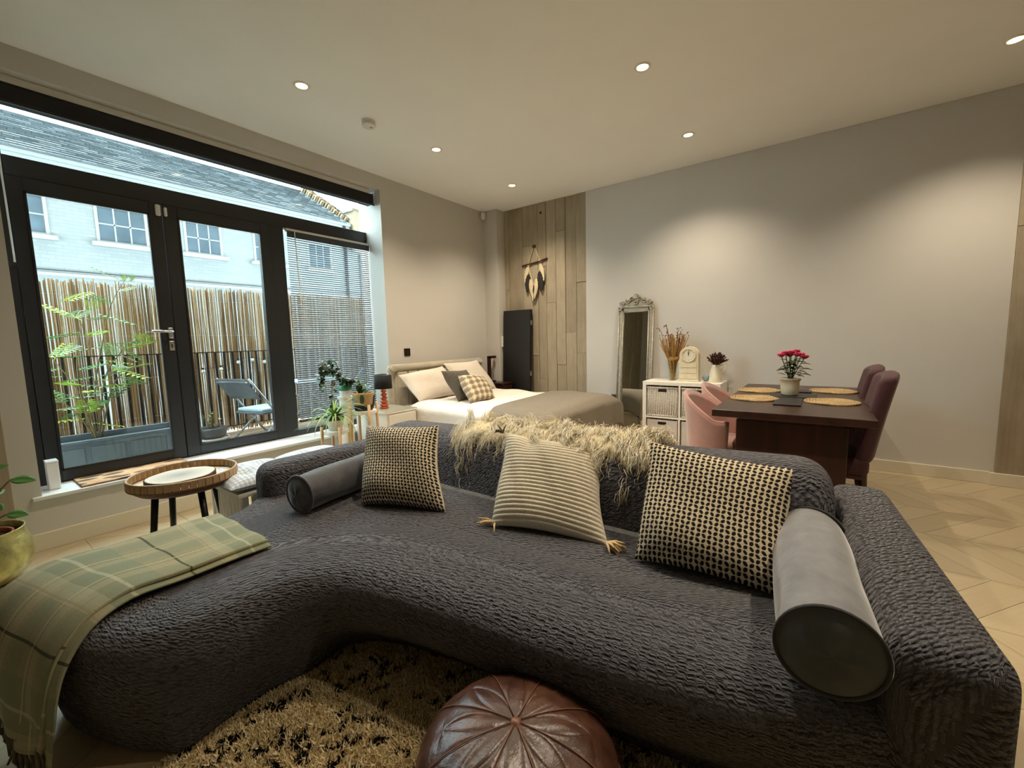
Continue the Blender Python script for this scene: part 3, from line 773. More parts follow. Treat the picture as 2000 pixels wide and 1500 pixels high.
g, pA = throw_layer(1.80, 2.29, .022, .86, 0, -.02); a = mk('upper_layer', g, M['throw'], th, smooth=True, world=True, solid=.007)
g, pB = throw_layer(1.765, 2.27, .009, .89, 0, -.03); b = mk('lower_layer', g, M['throw'], th, smooth=True, world=True, solid=.006)
g, pC = throw_layer(1.80, 2.28, .035, .16, 0, 0)
# rolled fold along the near edge
fold = [pA(-.0, v) for v in np.linspace(0, .98, 40)]
mk('folded_edge', G().tube(fold, .009, 8), M['throw'], th, smooth=True, world=True)
frm = mat('fringe_wool', '#5f5b46', .95, var=.2, scale=40)
g0 = None
for k, u in enumerate(np.linspace(0.02, .98, 26)):
    for pf in (pA, pB):
        p = np.array(pf(u, 1.0)); L = rng.uniform(.045, .085)
        pts = [p, p + [rng.normal(0, .004), rng.normal(0, .006), -L*.5], p + [rng.normal(0, .006), rng.normal(0, .008), -L]]
        pts = [[q[0], q[1], max(q[2], .006)] for q in pts]
        mk('fringe_tassel', G().tube(pts, [.0045, .005, .003], 6), frm, th, smooth=True, world=True)

# ------------------------------------------------------------------ sheepskin over the sofa back
sk = thing('sheepskin', 'cream long-haired sheepskin draped over the sofa back', 'sheepskin', (1.9, 1.25, .45))
def skin(u, v):
    """u along y (left to right in the picture), v from front hem over the top to the rear hem"""
    y = 1.665 - u * 1.09
    fl = .30 * math.exp(-((u-.09)/.14)**2) + .06 + .11 * math.exp(-((u-.78)/.16)**2)   # front drop
    t = (2.42 - y) / 2.5; top = .715 + .075 * t
    s = -fl + v * (fl + .36)
    if s < 0: x, z = 1.735 - .0*s, top - .02 + s
    elif s < .16: a = s/.16; x, z = 1.735 + .20*a, top - .02 + .045*math.sin(PI*min(1, a*.75))
    else: a = (s - .16)/.2; x, z = 1.935 + .17*a, top + .005 - .09*a*a
    if s < 0: x -= .012 - .01*s
    return np.array([x + .03, y + .05*(v-.5)*math.sin(3*u), z])
mk('hide', G().grid(skin, 50, 30), M['hide'], sk, smooth=True, world=True, solid=.008)
r = np.random.default_rng(3); VV = []; FF = []; NSEG = 8
for i in range(620):
    u, v = r.uniform(-.02, 1.02), r.uniform(0, 1); p = skin(u, v); e = .01
    tv = skin(u, v - e) - p; tv /= np.linalg.norm(tv) + 1e-9                # towards the front hem
    n_ = np.cross(skin(u + e, v) - p, skin(u, v + e) - p); n_ /= np.linalg.norm(n_) + 1e-9
    if n_[2] < -.1 or (n_[0] > .2 and v < .7): n_ = -n_
    fwd = 1 if v < .62 else -1
    d = tv*fwd*.55 + n_*.75 + r.normal(0, .3, 3); d /= np.linalg.norm(d)
    L = r.uniform(.09, .15) * (1.25 if u < .2 else 1.); q = p.copy(); guide = [p.copy()]; ph = r.uniform(0, 6.28); sd = np.cross(d, r.normal(0, 1, 3)); sd /= np.linalg.norm(sd) + 1e-9
    curl = r.uniform(.003, .012)
    for k in range(NSEG):
        d = d + np.array([0, 0, -.38]) + r.normal(0, .05, 3); d /= np.linalg.norm(d); q = q + d*L/NSEG; guide.append(q + sd*curl*math.sin(ph + k*1.3))
    guide = np.array(guide); spread = r.uniform(.012, .022); ns_ = 21
    for j in range(ns_):
        off = r.normal(0, spread, 3); off2 = r.normal(0, spread*.45, 3); rad = r.uniform(.0009, .0019); o0 = len(VV); lk = r.uniform(.8, 1.12); wv = r.normal(0, .004, 3)
        for k in range(NSEG + 1):
            f = k/NSEG; c_ = guide[0]*(1-lk) + guide[k]*lk if False else guide[k] + (guide[k] - guide[0])*(lk - 1)
            c_ = c_ + off*(1-f) + off2*f + wv*math.sin(6*f + j)
            rk = rad*(1 - f**3) + .0002
            for m3 in range(3): VV.append((c_[0] + rk*math.cos(2.094*m3), c_[1] + rk*math.sin(2.094*m3), c_[2]))
        for k in range(NSEG):
            for m3 in range(3): FF.append((o0+k*3+m3, o0+k*3+(m3+1) % 3, o0+(k+1)*3+(m3+1) % 3, o0+(k+1)*3+m3))
VV = (np.array(VV) - np.array(sk.location)).tolist()
me = bpy.data.meshes.new('fleece'); me.from_pydata(VV, [], FF); me.materials.append(M['fleece']); me.polygons.foreach_set('use_smooth', [True]*len(me.polygons))
o = bpy.data.objects.new('fleece', me); C.objects.link(o); o.parent = sk; o['kind'] = 'stuff'

# ------------------------------------------------------------------ rug
rug = thing('shag_rug', 'cream shaggy rug with black flecks under the sofa and pouf', 'rug', (-.1, .3, 0))
mk('backing', G().box(-1.5, 1.3, -.9, 1.55, .001, .012), M['rugback'], rug, world=True)
def tuft_field(n, x0, x1, y0, y1):
    r = np.random.default_rng(5); V = np.zeros((n, 4, 3)); dark = np.zeros(n)
    # dark flecks: clusters of strokes
    cl = [(r.uniform(x0, x1), r.uniform(y0, y1), r.uniform(0, PI)) for _ in range(430)]
    x = r.uniform(x0, x1, n); y = r.uniform(y0, y1, n)
    d = np.full(n, False)
    for cx, cy, an in cl:
        for _ in range(2):
            ox, oy, a2, L = cx + r.normal(0, .018), cy + r.normal(0, .018), an + r.normal(0, .9), r.uniform(.010, .024)
            dx, dy = x - ox, y - oy; a_ = dx*math.cos(a2) + dy*math.sin(a2); b_ = -dx*math.sin(a2) + dy*math.cos(a2)
            d |= (np.abs(a_) < L) & (np.abs(b_) < .0065)
    h = r.uniform(.010, .022, n); an = r.uniform(0, 6.28, n); rad = r.uniform(.0030, .0052, n); lx = r.normal(0, .010, n); ly = r.normal(0, .010, n)
    for k in range(3):
        V[:, k, 0] = x + rad*np.cos(an + 2.094*k); V[:, k, 1] = y + rad*np.sin(an + 2.094*k); V[:, k, 2] = .011
    V[:, 3, 0] = x + lx; V[:, 3, 1] = y + ly; V[:, 3, 2] = .011 + h
    F = np.concatenate([np.array([[0,1,3],[1,2,3],[2,0,3]]) + 4*i for i in range(n)]) if False else (np.arange(n)[:, None, None]*4 + np.array([[0,1,3],[1,2,3],[2,0,3]])).reshape(-1, 3)
    return V.reshape(-1, 3), F, np.repeat(d, 4)
V, F, D = tuft_field(66000, -.1, 1.28, .0, 1.54)
V = V - np.array([-.1, .3, 0])
me = bpy.data.meshes.new('pile'); me.from_pydata(V.tolist(), [], F.tolist()); at = me.attributes.new('dark', 'FLOAT', 'POINT'); at.data.foreach_set('value', D.astype(np.float32))
me.materials.append(M['pile']); o = bpy.data.objects.new('pile', me); C.objects.link(o); o.parent = rug; o['kind'] = 'stuff'

# ------------------------------------------------------------------ leather pouf
pf = thing('leather_pouf', 'round brown leather pouf with stitched star panels on the rug', 'pouf', (.772, .575, .018))
PR, PH, NS = .255, .285, 8
def pouf_pt(th, s):
    """s 0 top centre -> 1 rim -> 2 bottom"""
    if s <= 1:
        a = s * PI/2; r = PR * math.sin(a)**.85; z = PH*.52 + PH*.48*math.cos(a)**.8
    else:
        a = (s-1) * PI/2; r = PR * (1 - .12*(1-math.cos(a))**1); z = PH*.52 - PH*.50*math.sin(a)
    return r, z
rot0 = math.radians(10)
for i in range(NS):
    a0 = rot0 + 2*PI*i/NS; a1 = a0 + 2*PI/NS; am = (a0+a1)/2
    # kite of the star, two outer triangles beside it, and a side panel
    def patch(A, B, Cc, Dd, nn=8):
        # A..D are (theta, s) corners of a quad
        def f(u, v):
            t_ = (1-u)*(1-v)*A[0] + u*(1-v)*B[0] + u*v*Cc[0] + (1-u)*v*Dd[0]
            s_ = (1-u)*(1-v)*A[1] + u*(1-v)*B[1] + u*v*Cc[1] + (1-u)*v*Dd[1]
            r, z = pouf_pt(t_, s_); e = min(u, 1-u, v, 1-v)
            k = .0016 * (1 - math.exp(-e/.04)) + .0016*math.sin(5*u+i)*math.sin(4*v+2*i)*min(1, e*8)
            nr = Vector((math.cos(t_)*math.sin(min(s_, 1)*PI/2), math.sin(t_)*math.sin(min(s_, 1)*PI/2), math.cos(min(s_, 1)*PI/2)))
            return Vector((r*math.cos(t_), r*math.sin(t_), z)) + nr*k
        return G().grid(f, nn, nn)
    mk('leather_panel', patch((a0, .02), (a1, .02), (am, .48), (am, .48)), M['leather'], pf, smooth=True)
    mk('leather_panel', patch((a0, .02), (am, .48), (am, .48), (a0, .55)), M['leather'], pf, smooth=True)
    mk('leather_panel', patch((a1, .02), (a1, .55), (am, .48), (am, .48)), M['leather'], pf, smooth=True)
    mk('leather_panel', patch((a0, .55), (am, .48), (am, 1.02), (a0, 1.02)), M['leather'], pf, smooth=True)
    mk('leather_panel', patch((am, .48), (a1, .55), (a1, 1.02), (am, 1.02)), M['leather'], pf, smooth=True)
    mk('leather_panel', patch((a0, 1.02), (a1, 1.02), (a1, 2.0), (a0, 2.0)), M['leather'], pf, smooth=True)
    ln = []
    for s in np.linspace(.02, 1.02, 14):
        r, z = pouf_pt(a0, s); ln.append((r*math.cos(a0), r*math.sin(a0), z + .003))
    mk('seam', G().tube(ln, .0016, 6), M['piping'], pf, smooth=True)
ring = [(PR*1.01*math.cos(k*2*PI/64), PR*1.01*math.sin(k*2*PI/64), PH*.52) for k in range(65)]
mk('rim_piping', G().tube(ring, .005, 8, cap=False), M['piping'], pf, smooth=True)
mk('centre_button', G().lathe([(.001, PH+.006), (.010, PH+.005), (.016, PH-.004)], 16, cap0=True), M['piping'], pf, smooth=True)
# ------------------------------------------------------------------ bed
bed = thing('double_bed', 'double bed with cream upholstered scroll headboard and white duvet', 'bed', (3.75, 2.85, 0))
g = G().rbox((3.75, 3.845, .55), (1.44, .08, .76), .03, 4)
mk('headboard', g, M['headboard'], bed, smooth=True, world=True)
mk('headboard_roll', G().tube([(3.0, 3.83, .955), (4.5, 3.83, .965)], .047, 20), M['headboard'], bed, smooth=True, world=True)
for x in (3.0, 4.5):
    pts = crom([(x, 3.86, .03), (x, 3.86, .5), (x, 3.865, .8), (x, 3.84, .93), (x, 3.80, .97)], 5)
    mk('headboard_wing', G().tube(pts, [.045]*len(pts), 12), M['headboard'], bed, smooth=True, world=True)
for k in range(9):
    x = 3.13 + k * .155
    mk('headboard_channel', G().rbox((x, 3.806, .72), (.145, .03, .40), .014, 3), M['headboard'], bed, smooth=True, world=True)
mk('bed_base', G().rbox((3.75, 2.8, .2), (1.46, 2.04, .28), .03, 3), M['headboard'], bed, world=True)
for x in (3.08, 4.42):
    for y in (1.86, 3.74): mk('leg', G().tube([(x, y, 0), (x, y, .07)], [.02, .03], 10), M['black'], bed, world=True)
mk('mattress', G().rbox((3.75, 2.8, .44), (1.44, 2.02, .20), .06, 4), M['linen'], bed, smooth=True, world=True)
def duv(u, v):
    """u across x (near side hangs), v along y from head to foot"""
    y = 3.50 - 1.62 * v; s = -.26 + u * 2.02
    wr = .008*math.sin(9*v + 7*u) + .006*math.sin(23*v - 5*u) + .005*math.sin(31*u + 11*v)
    if s < 0: x, z = 2.955 + .02*s - .012*math.sin(15*v)*(-s)*3, .545 + s
    elif s < 1.54: 
        x, z = 2.955 + s * 1.02, .545 + .05 * min(1, s/.12, (1.54-s)/.12)**.5 + wr
    else: x, z = 4.54, .545 - (s - 1.54)
    return (x, y, z)
mk('duvet', G().grid(duv, 70, 60, (1.6, 1.7)), M['duvet'], bed, smooth=True, world=True, solid=.012)

tb = thing('bed_throw', 'grey woven blanket spread over the foot half of the bed', 'blanket', (3.75, 2.2, .3))
def thr(u, v):
    s = -.20 + u * 1.98
    if s < 0: x, z = 2.94 + .03*s, .565 + s
    elif s < 1.56: x, z = 2.94 + s * 1.025, .566 + .052 * min(1, s/.12, (1.56-s)/.12)**.5
    else: x, z = 4.555, .565 - (s - 1.56)
    y1 = 2.40 + .21 * min(1, max(0, (x - 2.93) / 1.5)) ** .8      # hem towards the pillows
    L = (y1 - 1.80) + .27; q = v * L
    if q < y1 - 1.80: y = y1 - q; k = max(0, 1 - (y - 1.80)/.12); z -= .045 * k * k
    else: y = 1.775 - .02*(q - y1 + 1.8); z = z - .05 - (q - (y1 - 1.80))
    z += .006*math.sin(8*u + 5*v) + .004*math.sin(19*v + 4*u)
    y -= .006*math.sin(30*u) * max(0, q - (y1 - 1.80)) * 5
    return (x, y, max(z, .05))
mk('blanket', G().grid(thr, 60, 50, (2, 1)), M['greythrow'], tb, smooth=True, world=True, solid=.01)
mk('hem', G().tube([thr(u, 0) for u in np.linspace(.02, .98, 50)], .008, 6), M['greythrow'], tb, smooth=True, world=True)

pillow('bed_pillow', 'large white pillow on the window side of the headboard', [(3.10, 3.50, .60), (3.83, 3.50, .61), (3.70, 3.745, .945), (3.02, 3.745, .885)], .17, M['linen'], nu=30, cat='pillow', group='white bed pillows')
pillow('bed_pillow', 'large white pillow at the far side of the headboard', [(3.82, 3.50, .61), (4.47, 3.50, .60), (4.37, 3.745, .99), (3.72, 3.745, .975)], .17, M['linen'], nu=30, cat='pillow', group='white bed pillows')
pillow('grey_cushion', 'plain dark grey cushion behind the checked one on the bed', [(3.33, 3.14, .595), (3.75, 3.14, .595), (3.69, 3.33, .912), (3.27, 3.33, .925)], .13, M['greycushion'], nu=26)
pillow('checked_cushion', 'brown and cream checked cushion in front on the bed', [(3.24, 2.90, .60), (3.70, 2.93, .60), (3.82, 3.18, .845), (3.36, 3.18, .865)], .13, M['plaidcushion'], nu=26, pinch=.03)

# ------------------------------------------------------------------ bedside tables and lamps
def nightstand(name, label, x0, x1, y0, y1, z, m, top, knobm, drawers=2):
    t = thing(name, label, 'nightstand', ((x0+x1)/2, (y0+y1)/2, 0))
    mk('body', G().box(x0, x1, y0, y1, .06, z - .02), m, t, world=True, bevel=.004)
    mk('top', G().box(x0 - .012, x1 + .012, y0 - .012, y1, z - .02, z - .006), m, t, world=True, bevel=.004)
    mk('glass_top', G().box(x0 - .01, x1 + .01, y0 - .01, y1, z - .006, z), top, t, world=True, bevel=.002)
    mk('plinth', G().box(x0 + .02, x1 - .02, y0 + .02, y1 - .02, 0, .06), m, t, world=True)
    h = (z - .1) / drawers
    for k in range(drawers):
        d = mk('drawer', G().box(x0 + .02, x1 - .02, y0 - .012, y0 + .01, .08 + k*h, .08 + (k+1)*h - .015), m, t, world=True, bevel=.004)
        mk('knob', G().tube([((x0+x1)/2, y0 - .01, .08 + (k+.5)*h), ((x0+x1)/2, y0 - .035, .08 + (k+.5)*h)], [.008, .014], 12), knobm, d).parent = d
    # knobs are children of drawers: convert to the drawer's space (same root space)
    for d in t.children:
        for kn in d.children: kn.location = -Vector(t.location)
    return t
ntop = mat('glass_table_top', '#a9a897', .08, var=.02)
nightstand('nightstand', 'white bedside cabinet with glass top by the plant stands', 2.56, 2.93, 3.37, 3.87, .575, M['white'], ntop, M['chrome'])
nightstand('nightstand', 'dark narrow bedside cabinet squeezed between bed and corner pier', 4.565, 4.765, 3.46, 3.88, .66, M['walnut'], M['walnut'], M['black'])
lp = thing('table_lamp', 'table lamp with black drum shade and copper bubble base', 'lamp', (2.72, 3.61, .576))
cop = mat('copper_glass', '#c25a35', .18, metal=.25, var=.08)
prof = [(.04, 0), (.045, .006), (.045, .014)]
for k, r in enumerate((.042, .037, .034, .031, .028)):
    z0 = .016 + k * .036
    prof += [(r*.55, z0), (r*.92, z0 + .008), (r, z0 + .018), (r*.92, z0 + .028), (r*.55, z0 + .035)]
mk('base', G().lathe(prof + [(.008, .20), (.008, .23)], 24), cop, lp, smooth=True)
sh = mk('shade', G().lathe([(.088, .205), (.084, .345)], 32, cap0=False), mat('black_shade', '#0f0f12', .8), lp, smooth=True, solid=.003)
mk('shade_rim', G().lathe([(.0845, .343), (.0855, .35), (.082, .35)], 32, cap0=False), M['chrome'], sh)
mk('stem', G().tube([(0, 0, .2), (0, 0, .27)], .006, 8), M['chrome'], lp)
mk('bulb', G().lathe([(.001, .25), (.022, .265), (.026, .285), (.012, .315), (.001, .32)], 14), M['plastic'], lp, smooth=True)
l2 = thing('gallows_lamp', 'black angular table lamp with a small hanging bulb beside the pier', 'lamp', (4.635, 3.74, .662))
mk('base', G().box(-.06, .06, -.05, .05, 0, .02), M['black'], l2, bevel=.003)
mk('post', G().box(-.045, -.005, -.02, .02, .02, .355), M['walnut_y'], l2, bevel=.003)
mk('arm', G().box(-.045, .115, -.02, .02, .33, .365), M['walnut'], l2, bevel=.003)
mk('flex', G().tube([(.085, 0, .33), (.087, 0, .29)], .003, 6), M['black'], l2)
mk('bulb_holder', G().lathe([(.012, 0), (.013, .045), (.006, .05)], 12, c=(.087, 0, .245)), M['terracotta'], l2)
mk('bulb', G().lathe([(.001, 0), (.018, .012), (.02, .025), (.011, .05)], 12, c=(.087, 0, .198)), M['clearglass'], l2, smooth=True)

# ------------------------------------------------------------------ things on the concrete wall
fp = thing('folded_table', 'tall black folded table panel leaning on the concrete beside the bed', 'folding table', (4.83, 3.42, 0))
Mx = rotm('Y', 3.0)
mk('leaf', G().obox((.02, 0, .825), (.024, .45, 1.65), Mx), M['blackmatte'], fp, bevel=.003)
mk('leaf', G().obox((-.012, 0, .825), (.024, .45, 1.65), Mx), M['black'], fp, bevel=.003)
for z in (1.47, .78): mk('hinge', G().obox((.004 + (z-.82)*.05, -.228, z), (.03, .006, .06), Mx), M['chrome'], fp)
mk('leg_frame', G().tube(crom([(.04, -.21, .35), (.05, -.25, .37), (.05, -.31, .37), (.05, -.325, .35), (.05, -.325, .0)], 5), .011, 8), M['black'], fp, smooth=True)
mh = thing('macrame_hanging', 'macrame wall hanging of white and dark feathers on a driftwood stick', 'wall hanging', (XB - .005, 3.16, 1.72))
yarn = mat('cotton_yarn', '#cdbb96', .95, bump=.6, bscale=200); dkf = mat('dark_feather', '#2b2723', .9); ltf = mat('white_feather', '#d5c6a6', .9)
mk('stick', G().tube(crom([(0, .20, .525), (-.01, .1, .535), (0, 0, .545), (-.008, -.1, .56), (0, -.20, .58)], 4), [.012]*17, 8), M['bark'], mh, smooth=True)
for y, z in ((.095, .535), (-.09, .56)):
    mk('cord', G().tube([(-.004, y, z), (-.004, y*.1, .75)], .006, 6), yarn, mh)
    mk('wrap', G().tube([(-.002, y + .02, z - .002), (-.002, y - .03, z + .003)], .016, 10), yarn, mh)
for y in (.10, -.095):
    mk('cord', G().tube([(-.006, y, .53), (-.008, y*.55, .36), (-.008, y*.12, .25)], .010, 6), yarn, mh)
mk('knot', G().rbox((-.008, 0, .76), (.02, .05, .04), .009, 2), M['bark'], mh)
def feather(y, z, L, W, ang, m, x=-.012):
    def f(u, v):
        w = W * math.sin(PI * min(1, v*.92 + .06))**.7 * (1 - .25*v) * (1 + .12*math.sin(40*v + 9*u)*abs(u-.5)*2)
        a = (u - .5) * w; b = -v * L
        ca_, sa_ = math.cos(ang), math.sin(ang)
        return (x - .006*math.cos((u-.5)*PI) , y + a*ca_ - b*sa_, z + a*sa_ + b*ca_)
    mk('feather', G().grid(f, 6, 14), m, mh, smooth=True, solid=.003)
feather(.105, .50, .22, .075, .22, ltf); feather(-.10, .52, .24, .075, -.22, ltf)
feather(.085, .40, .24, .10, .12, dkf, -.018); feather(-.085, .42, .26, .10, -.12, dkf, -.018)
feather(.05, .33, .22, .075, -.05, ltf, -.026); feather(-.04, .33, .22, .07, .05, ltf, -.026)
feather(.0, .24, .19, .08, 0, dkf, -.022); feather(.03, .18, .15, .04, -.1, ltf, -.03); feather(-.025, .2, .14, .04, .1, ltf, -.03)
# ------------------------------------------------------------------ standing mirror
sv = mat('silver_leaf_frame', '#a69d8c', .4, metal=.55, var=.2, scale=30, bump=.5, bscale=50, bdist=.006)
mr = thing('standing_mirror', 'tall silver framed mirror with carved crest leaning on the wall', 'mirror', (4.80, 1.755, 0))
mr.rotation_euler = (0, math.radians(3.6), 0)
W2, HM = .212, 1.60
mk('frame', G().box(0, .03, -W2, -W2 + .06, 0, HM).box(0, .03, W2 - .06, W2, 0, HM).box(0, .03, -W2 + .06, W2 - .06, 0, .06).box(0, .03, -W2 + .06, W2 - .06, HM - .06, HM), sv, mr, bevel=.012, seg=3)
g = G()
for y in (-W2 + .06, W2 - .06): g.tube([(-.004, y, .055), (-.004, y, HM - .055)], .007, 8)
for z in (.06, HM - .06): g.tube([(-.004, -W2 + .06, z), (-.004, W2 - .06, z)], .007, 8)
mk('inner_beading', g, sv, mr, smooth=True)
g = G()
for y in (-W2 + .008, W2 - .008): g.tube([(-.003, y, .0), (-.003, y, HM)], .009, 8)
g.tube([(-.006, -W2, HM - .008), (-.006, W2, HM - .008)], .011, 8)
mk('outer_moulding', g, sv, mr, smooth=True)
mk('mirror_glass', G().box(.006, .012, -W2 + .055, W2 - .055, .055, HM - .055), mat('mirror_silver', '#dfe3e0', .015, metal=1, var=0), mr)
cr = mk('crest', G().prism([(-.2, 0), (.2, 0), (.195, .035), (.13, .045), (.09, .085), (.045, .12), (0, .145), (-.045, .12), (-.09, .085), (-.13, .045), (-.195, .035)], -.004, .022, Matrix(((0,0,1),(1,0,0),(0,1,0))), (0, 0, HM)), sv, mr, bevel=.006)
def scroll(y, z, r, turns=1.4, sg=1, a0=0):
    pts = []
    for k in range(22):
        f = k/21; a = a0 + sg*f*turns*2*PI; q = r*(1 - .8*f); pts.append((-.012, y + q*math.cos(a), HM + z + q*math.sin(a)))
    return pts
for y, z, r, s_, a in ((.16, .035, .032, 1, 0), (-.16, .035, .032, -1, PI), (.095, .06, .03, -1, 1), (-.095, .06, .03, 1, 2), (.045, .085, .03, 1, -1), (-.045, .085, .03, -1, 4), (.0, .045, .03, 1, 2), (.19, -.02, .025, 1, 2), (-.19, -.02, .025, -1, 1)):
    mk('carved_scroll', G().tube(scroll(y, z, r, 1.3, s_, a), [.009 - .005*k/21 for k in range(22)], 7), sv, mr, smooth=True)
mk('carved_leaf', G().rbox((-.01, 0, HM + .115), (.02, .05, .06), .009, 3), sv, mr, smooth=True)

# ------------------------------------------------------------------ cube shelf
SX0, SX1, SY0, SY1, SH = 4.535, 4.925, .775, 1.545, .765
cs = thing('cube_shelf', 'white two by two cube shelf against the wall', 'shelf', ((SX0+SX1)/2, (SY0+SY1)/2, 0))
T = .038; ym = (SY0+SY1)/2; zm = SH/2
for a in ((SY0, SY0 + T), (SY1 - T, SY1)): mk('side_panel', G().box(SX0, SX1, a[0], a[1], 0, SH - T), M['white'], cs, world=True, bevel=.002)
mk('top_panel', G().box(SX0, SX1, SY0, SY1, SH - T, SH), M['white'], cs, world=True, bevel=.002)
mk('bottom_panel', G().box(SX0, SX1, SY0 + T, SY1 - T, 0, T), M['white'], cs, world=True, bevel=.002)
mk('divider', G().box(SX0, SX1, ym - .009, ym + .009, T, SH - T), M['white'], cs, world=True)
for a in ((SY0 + T, ym - .009), (ym + .009, SY1 - T)): mk('middle_shelf', G().box(SX0 + .001, SX1, a[0], a[1], zm - .009, zm + .009), M['white'], cs, world=True)
mk('back_panel', G().box(SX1 - .006, SX1, SY0 + T, SY1 - T, T, SH - T), M['white'], cs, world=True)
wk = NT('white_wicker'); co = wk.co(); sp = wk.n('ShaderNodeSeparateXYZ'); wk.l(co, sp.inputs[0])
hz = wk.math('SINE', wk.math('MULTIPLY', sp.outputs[2], 420.)); hy = wk.math('SINE', wk.math('MULTIPLY', wk.math('ADD', sp.outputs[1], sp.outputs[0]), 260.))
hh = wk.math('MULTIPLY', hz, hy); wk.col(wk.ramp(wk.math('ADD', wk.math('MULTIPLY', hh, .4), .5), [(.1, s2l('#b5a898')), (.5, s2l('#ebe4d9'))])); wk.set(.8); wk.bump(hh, .8, .006)
felt = mat('pale_felt_box', '#cfc8c4', .95, var=.04, scale=20, bump=.3, bscale=200)
def basket(label, y0, y1, z0, z1, m, weave):
    t = thing('wicker_basket' if weave else 'storage_box', label, 'basket' if weave else 'box', (SX0 + .18, (y0+y1)/2, z0), group='baskets in the cube shelf' if weave else 'boxes in the cube shelf')
    a0, a1 = y0 + .012, y1 - .012; x0, x1 = SX0 + .012, SX1 - .03; zt = z1 - .018; w = .012; b = z0 + .001
    mk('base', G().box(x0, x1, a0, a1, b, b + w), m, t, world=True)
    hy0, hy1 = (a0+a1)/2 - .045, (a0+a1)/2 + .045
    mk('front', G().box(x0, x0 + w, a0, hy0, b, zt).box(x0, x0 + w, hy1, a1, b, zt).box(x0, x0 + w, hy0, hy1, b, zt - .055).box(x0, x0 + w, hy0, hy1, zt - .022, zt), m, t, world=True)
    mk('back', G().box(x1 - w, x1, a0, a1, b, zt), m, t, world=True)
    for q in ((a0, a0 + w), (a1 - w, a1)): mk('side', G().box(x0 + w, x1 - w, q[0], q[1], b, zt), m, t, world=True)
    mk('handle_slot', G().box(x0 + w, x0 + w + .004, hy0, hy1, zt - .056, zt - .02), M['black'], t, world=True)
    if weave:
        rim = G()
        for z in (zt - .008,): rim.tube([(x0, a0, z), (x0, a1, z)], .01, 8).tube([(x0, a0, z), (x1, a0, z)], .01, 8).tube([(x0, a1, z), (x1, a1, z)], .01, 8)
        rim.tube([(x0, a0, b + .01), (x0, a1, b + .01)], .009, 8)
        mk('rim', rim, m, t, smooth=True, world=True)
        n = 13
        for k in range(n):
            yk = a0 + .012 + (a1 - a0 - .024) * k / (n - 1)
            zt2 = zt - .06 if hy0 - .005 < yk < hy1 + .005 else zt - .012
            mk('upright_cane', G().tube([(x0 - .002, yk, b + .01), (x0 - .002, yk, zt2)], .0045, 6), m, t, smooth=True, world=True)
    return t
L_ = (ym + .009, SY1 - T); R2 = (SY0 + T, ym - .009)
basket('white wicker basket in the upper cube nearest the mirror', *L_, zm + .009, SH - T, wk.m, True)
basket('white wicker basket in the upper cube nearest the dining table', *R2, zm + .009, SH - T, wk.m, True)
basket('plain pale box in the lower cube nearest the mirror', *L_, T, zm - .009, felt, False)
basket('plain pale box in the lower cube behind the pink chair', *R2, T, zm - .009, felt, False)

# ------------------------------------------------------------------ things on the cube shelf
vz = thing('dried_flower_vase', 'slim glass vase with a fanned bunch of dried twigs and grasses', 'vase', (4.74, 1.285, SH + .001))
mk('vase', G().lathe([(.036, 0), (.04, .004), (.036, .03), (.04, .1), (.056, .19)], 24, cap0=True), M['clearglass'], vz, smooth=True)
straw = mat('dried_straw', '#a9834a', .9, var=.25, scale=30); twig = mat('dried_twig', '#5d3b24', .9)
mk('tie', G().lathe([(.05, .215), (.058, .225), (.058, .245), (.05, .255)], 18, cap0=False), straw, vz, smooth=True)
r = np.random.default_rng(11)
g = G()
for k in range(110):
    a = r.uniform(0, 6.28); s_ = r.uniform(.2, 1); top = (math.cos(a)*.14*s_, math.sin(a)*.165*s_, r.uniform(.36, .5))
    g.tube([(math.cos(a+1)*.02, math.sin(a+1)*.02, .005), (top[0]*.28, top[1]*.28, .2), top], [.0025, .003, .004], 5)
o = mk('grass_bunch', g, straw, vz); o['kind'] = 'stuff'
for k in range(9):
    a = k * .7 + .3; s_ = r.uniform(.5, 1.25); top = np.array((math.cos(a)*.1*s_, math.sin(a)*.16*s_, r.uniform(.46, .63)))
    pts = [(math.cos(a)*.015, math.sin(a)*.015, .01), (top[0]*.3, top[1]*.3, .22), tuple(top*.75 + np.array((0, 0, .09))), tuple(top)]
    tw = mk('twig', G().tube(pts, [.003, .003, .0025, .0012], 5), twig, vz)
    gb = G()
    for j in range(7):
        f = r.uniform(.55, 1); p = np.array(pts[1])*(1-f) + top*f + r.normal(0, .012, 3); gb.lathe([(.0005, -.008), (.006, 0), (.0005, .009)], 6, c=p)
    mk('buds', gb, mat('dried_bud', '#8c4b3c', .9) if 'dried_bud' not in bpy.data.materials else bpy.data.materials['dried_bud'], tw, smooth=True)

ck = thing('clock_cabinet', 'cream arched mantel clock with three little drawers', 'clock', (4.70, 1.105, SH + .001))
cm = mat('cream_chippy_paint', '#d9ccaf', .6, var=.08, scale=20)
arch = [(-.095, 0), (.095, 0), (.095, .27)] + [(.095*math.cos(a), .27 + .095*math.sin(a)) for a in np.linspace(0.05, PI-.05, 18)] + [(-.095, .27)]
YZ = Matrix(((0,0,1),(1,0,0),(0,1,0)))
mk('case', G().prism(arch, -.04, .05, YZ), cm, ck, bevel=.003)
mk('plinth', G().box(-.05, .055, -.102, .102, 0, .018), cm, ck, bevel=.003)
for k in range(3):
    z = .03 + k*.058
    d = mk('drawer', G().box(-.046, -.038, -.08, .08, z, z + .05), cm, ck, bevel=.002)
    mk('knob', G().tube([(-.046, 0, z + .025), (-.058, 0, z + .025)], [.004, .007], 10), cm, d)
dial = mk('dial', G().lathe([(.001, .003), (.062, .003), (.07, 0)], 36), mat('clock_dial', '#e5dcc4', .5, var=.02), ck)
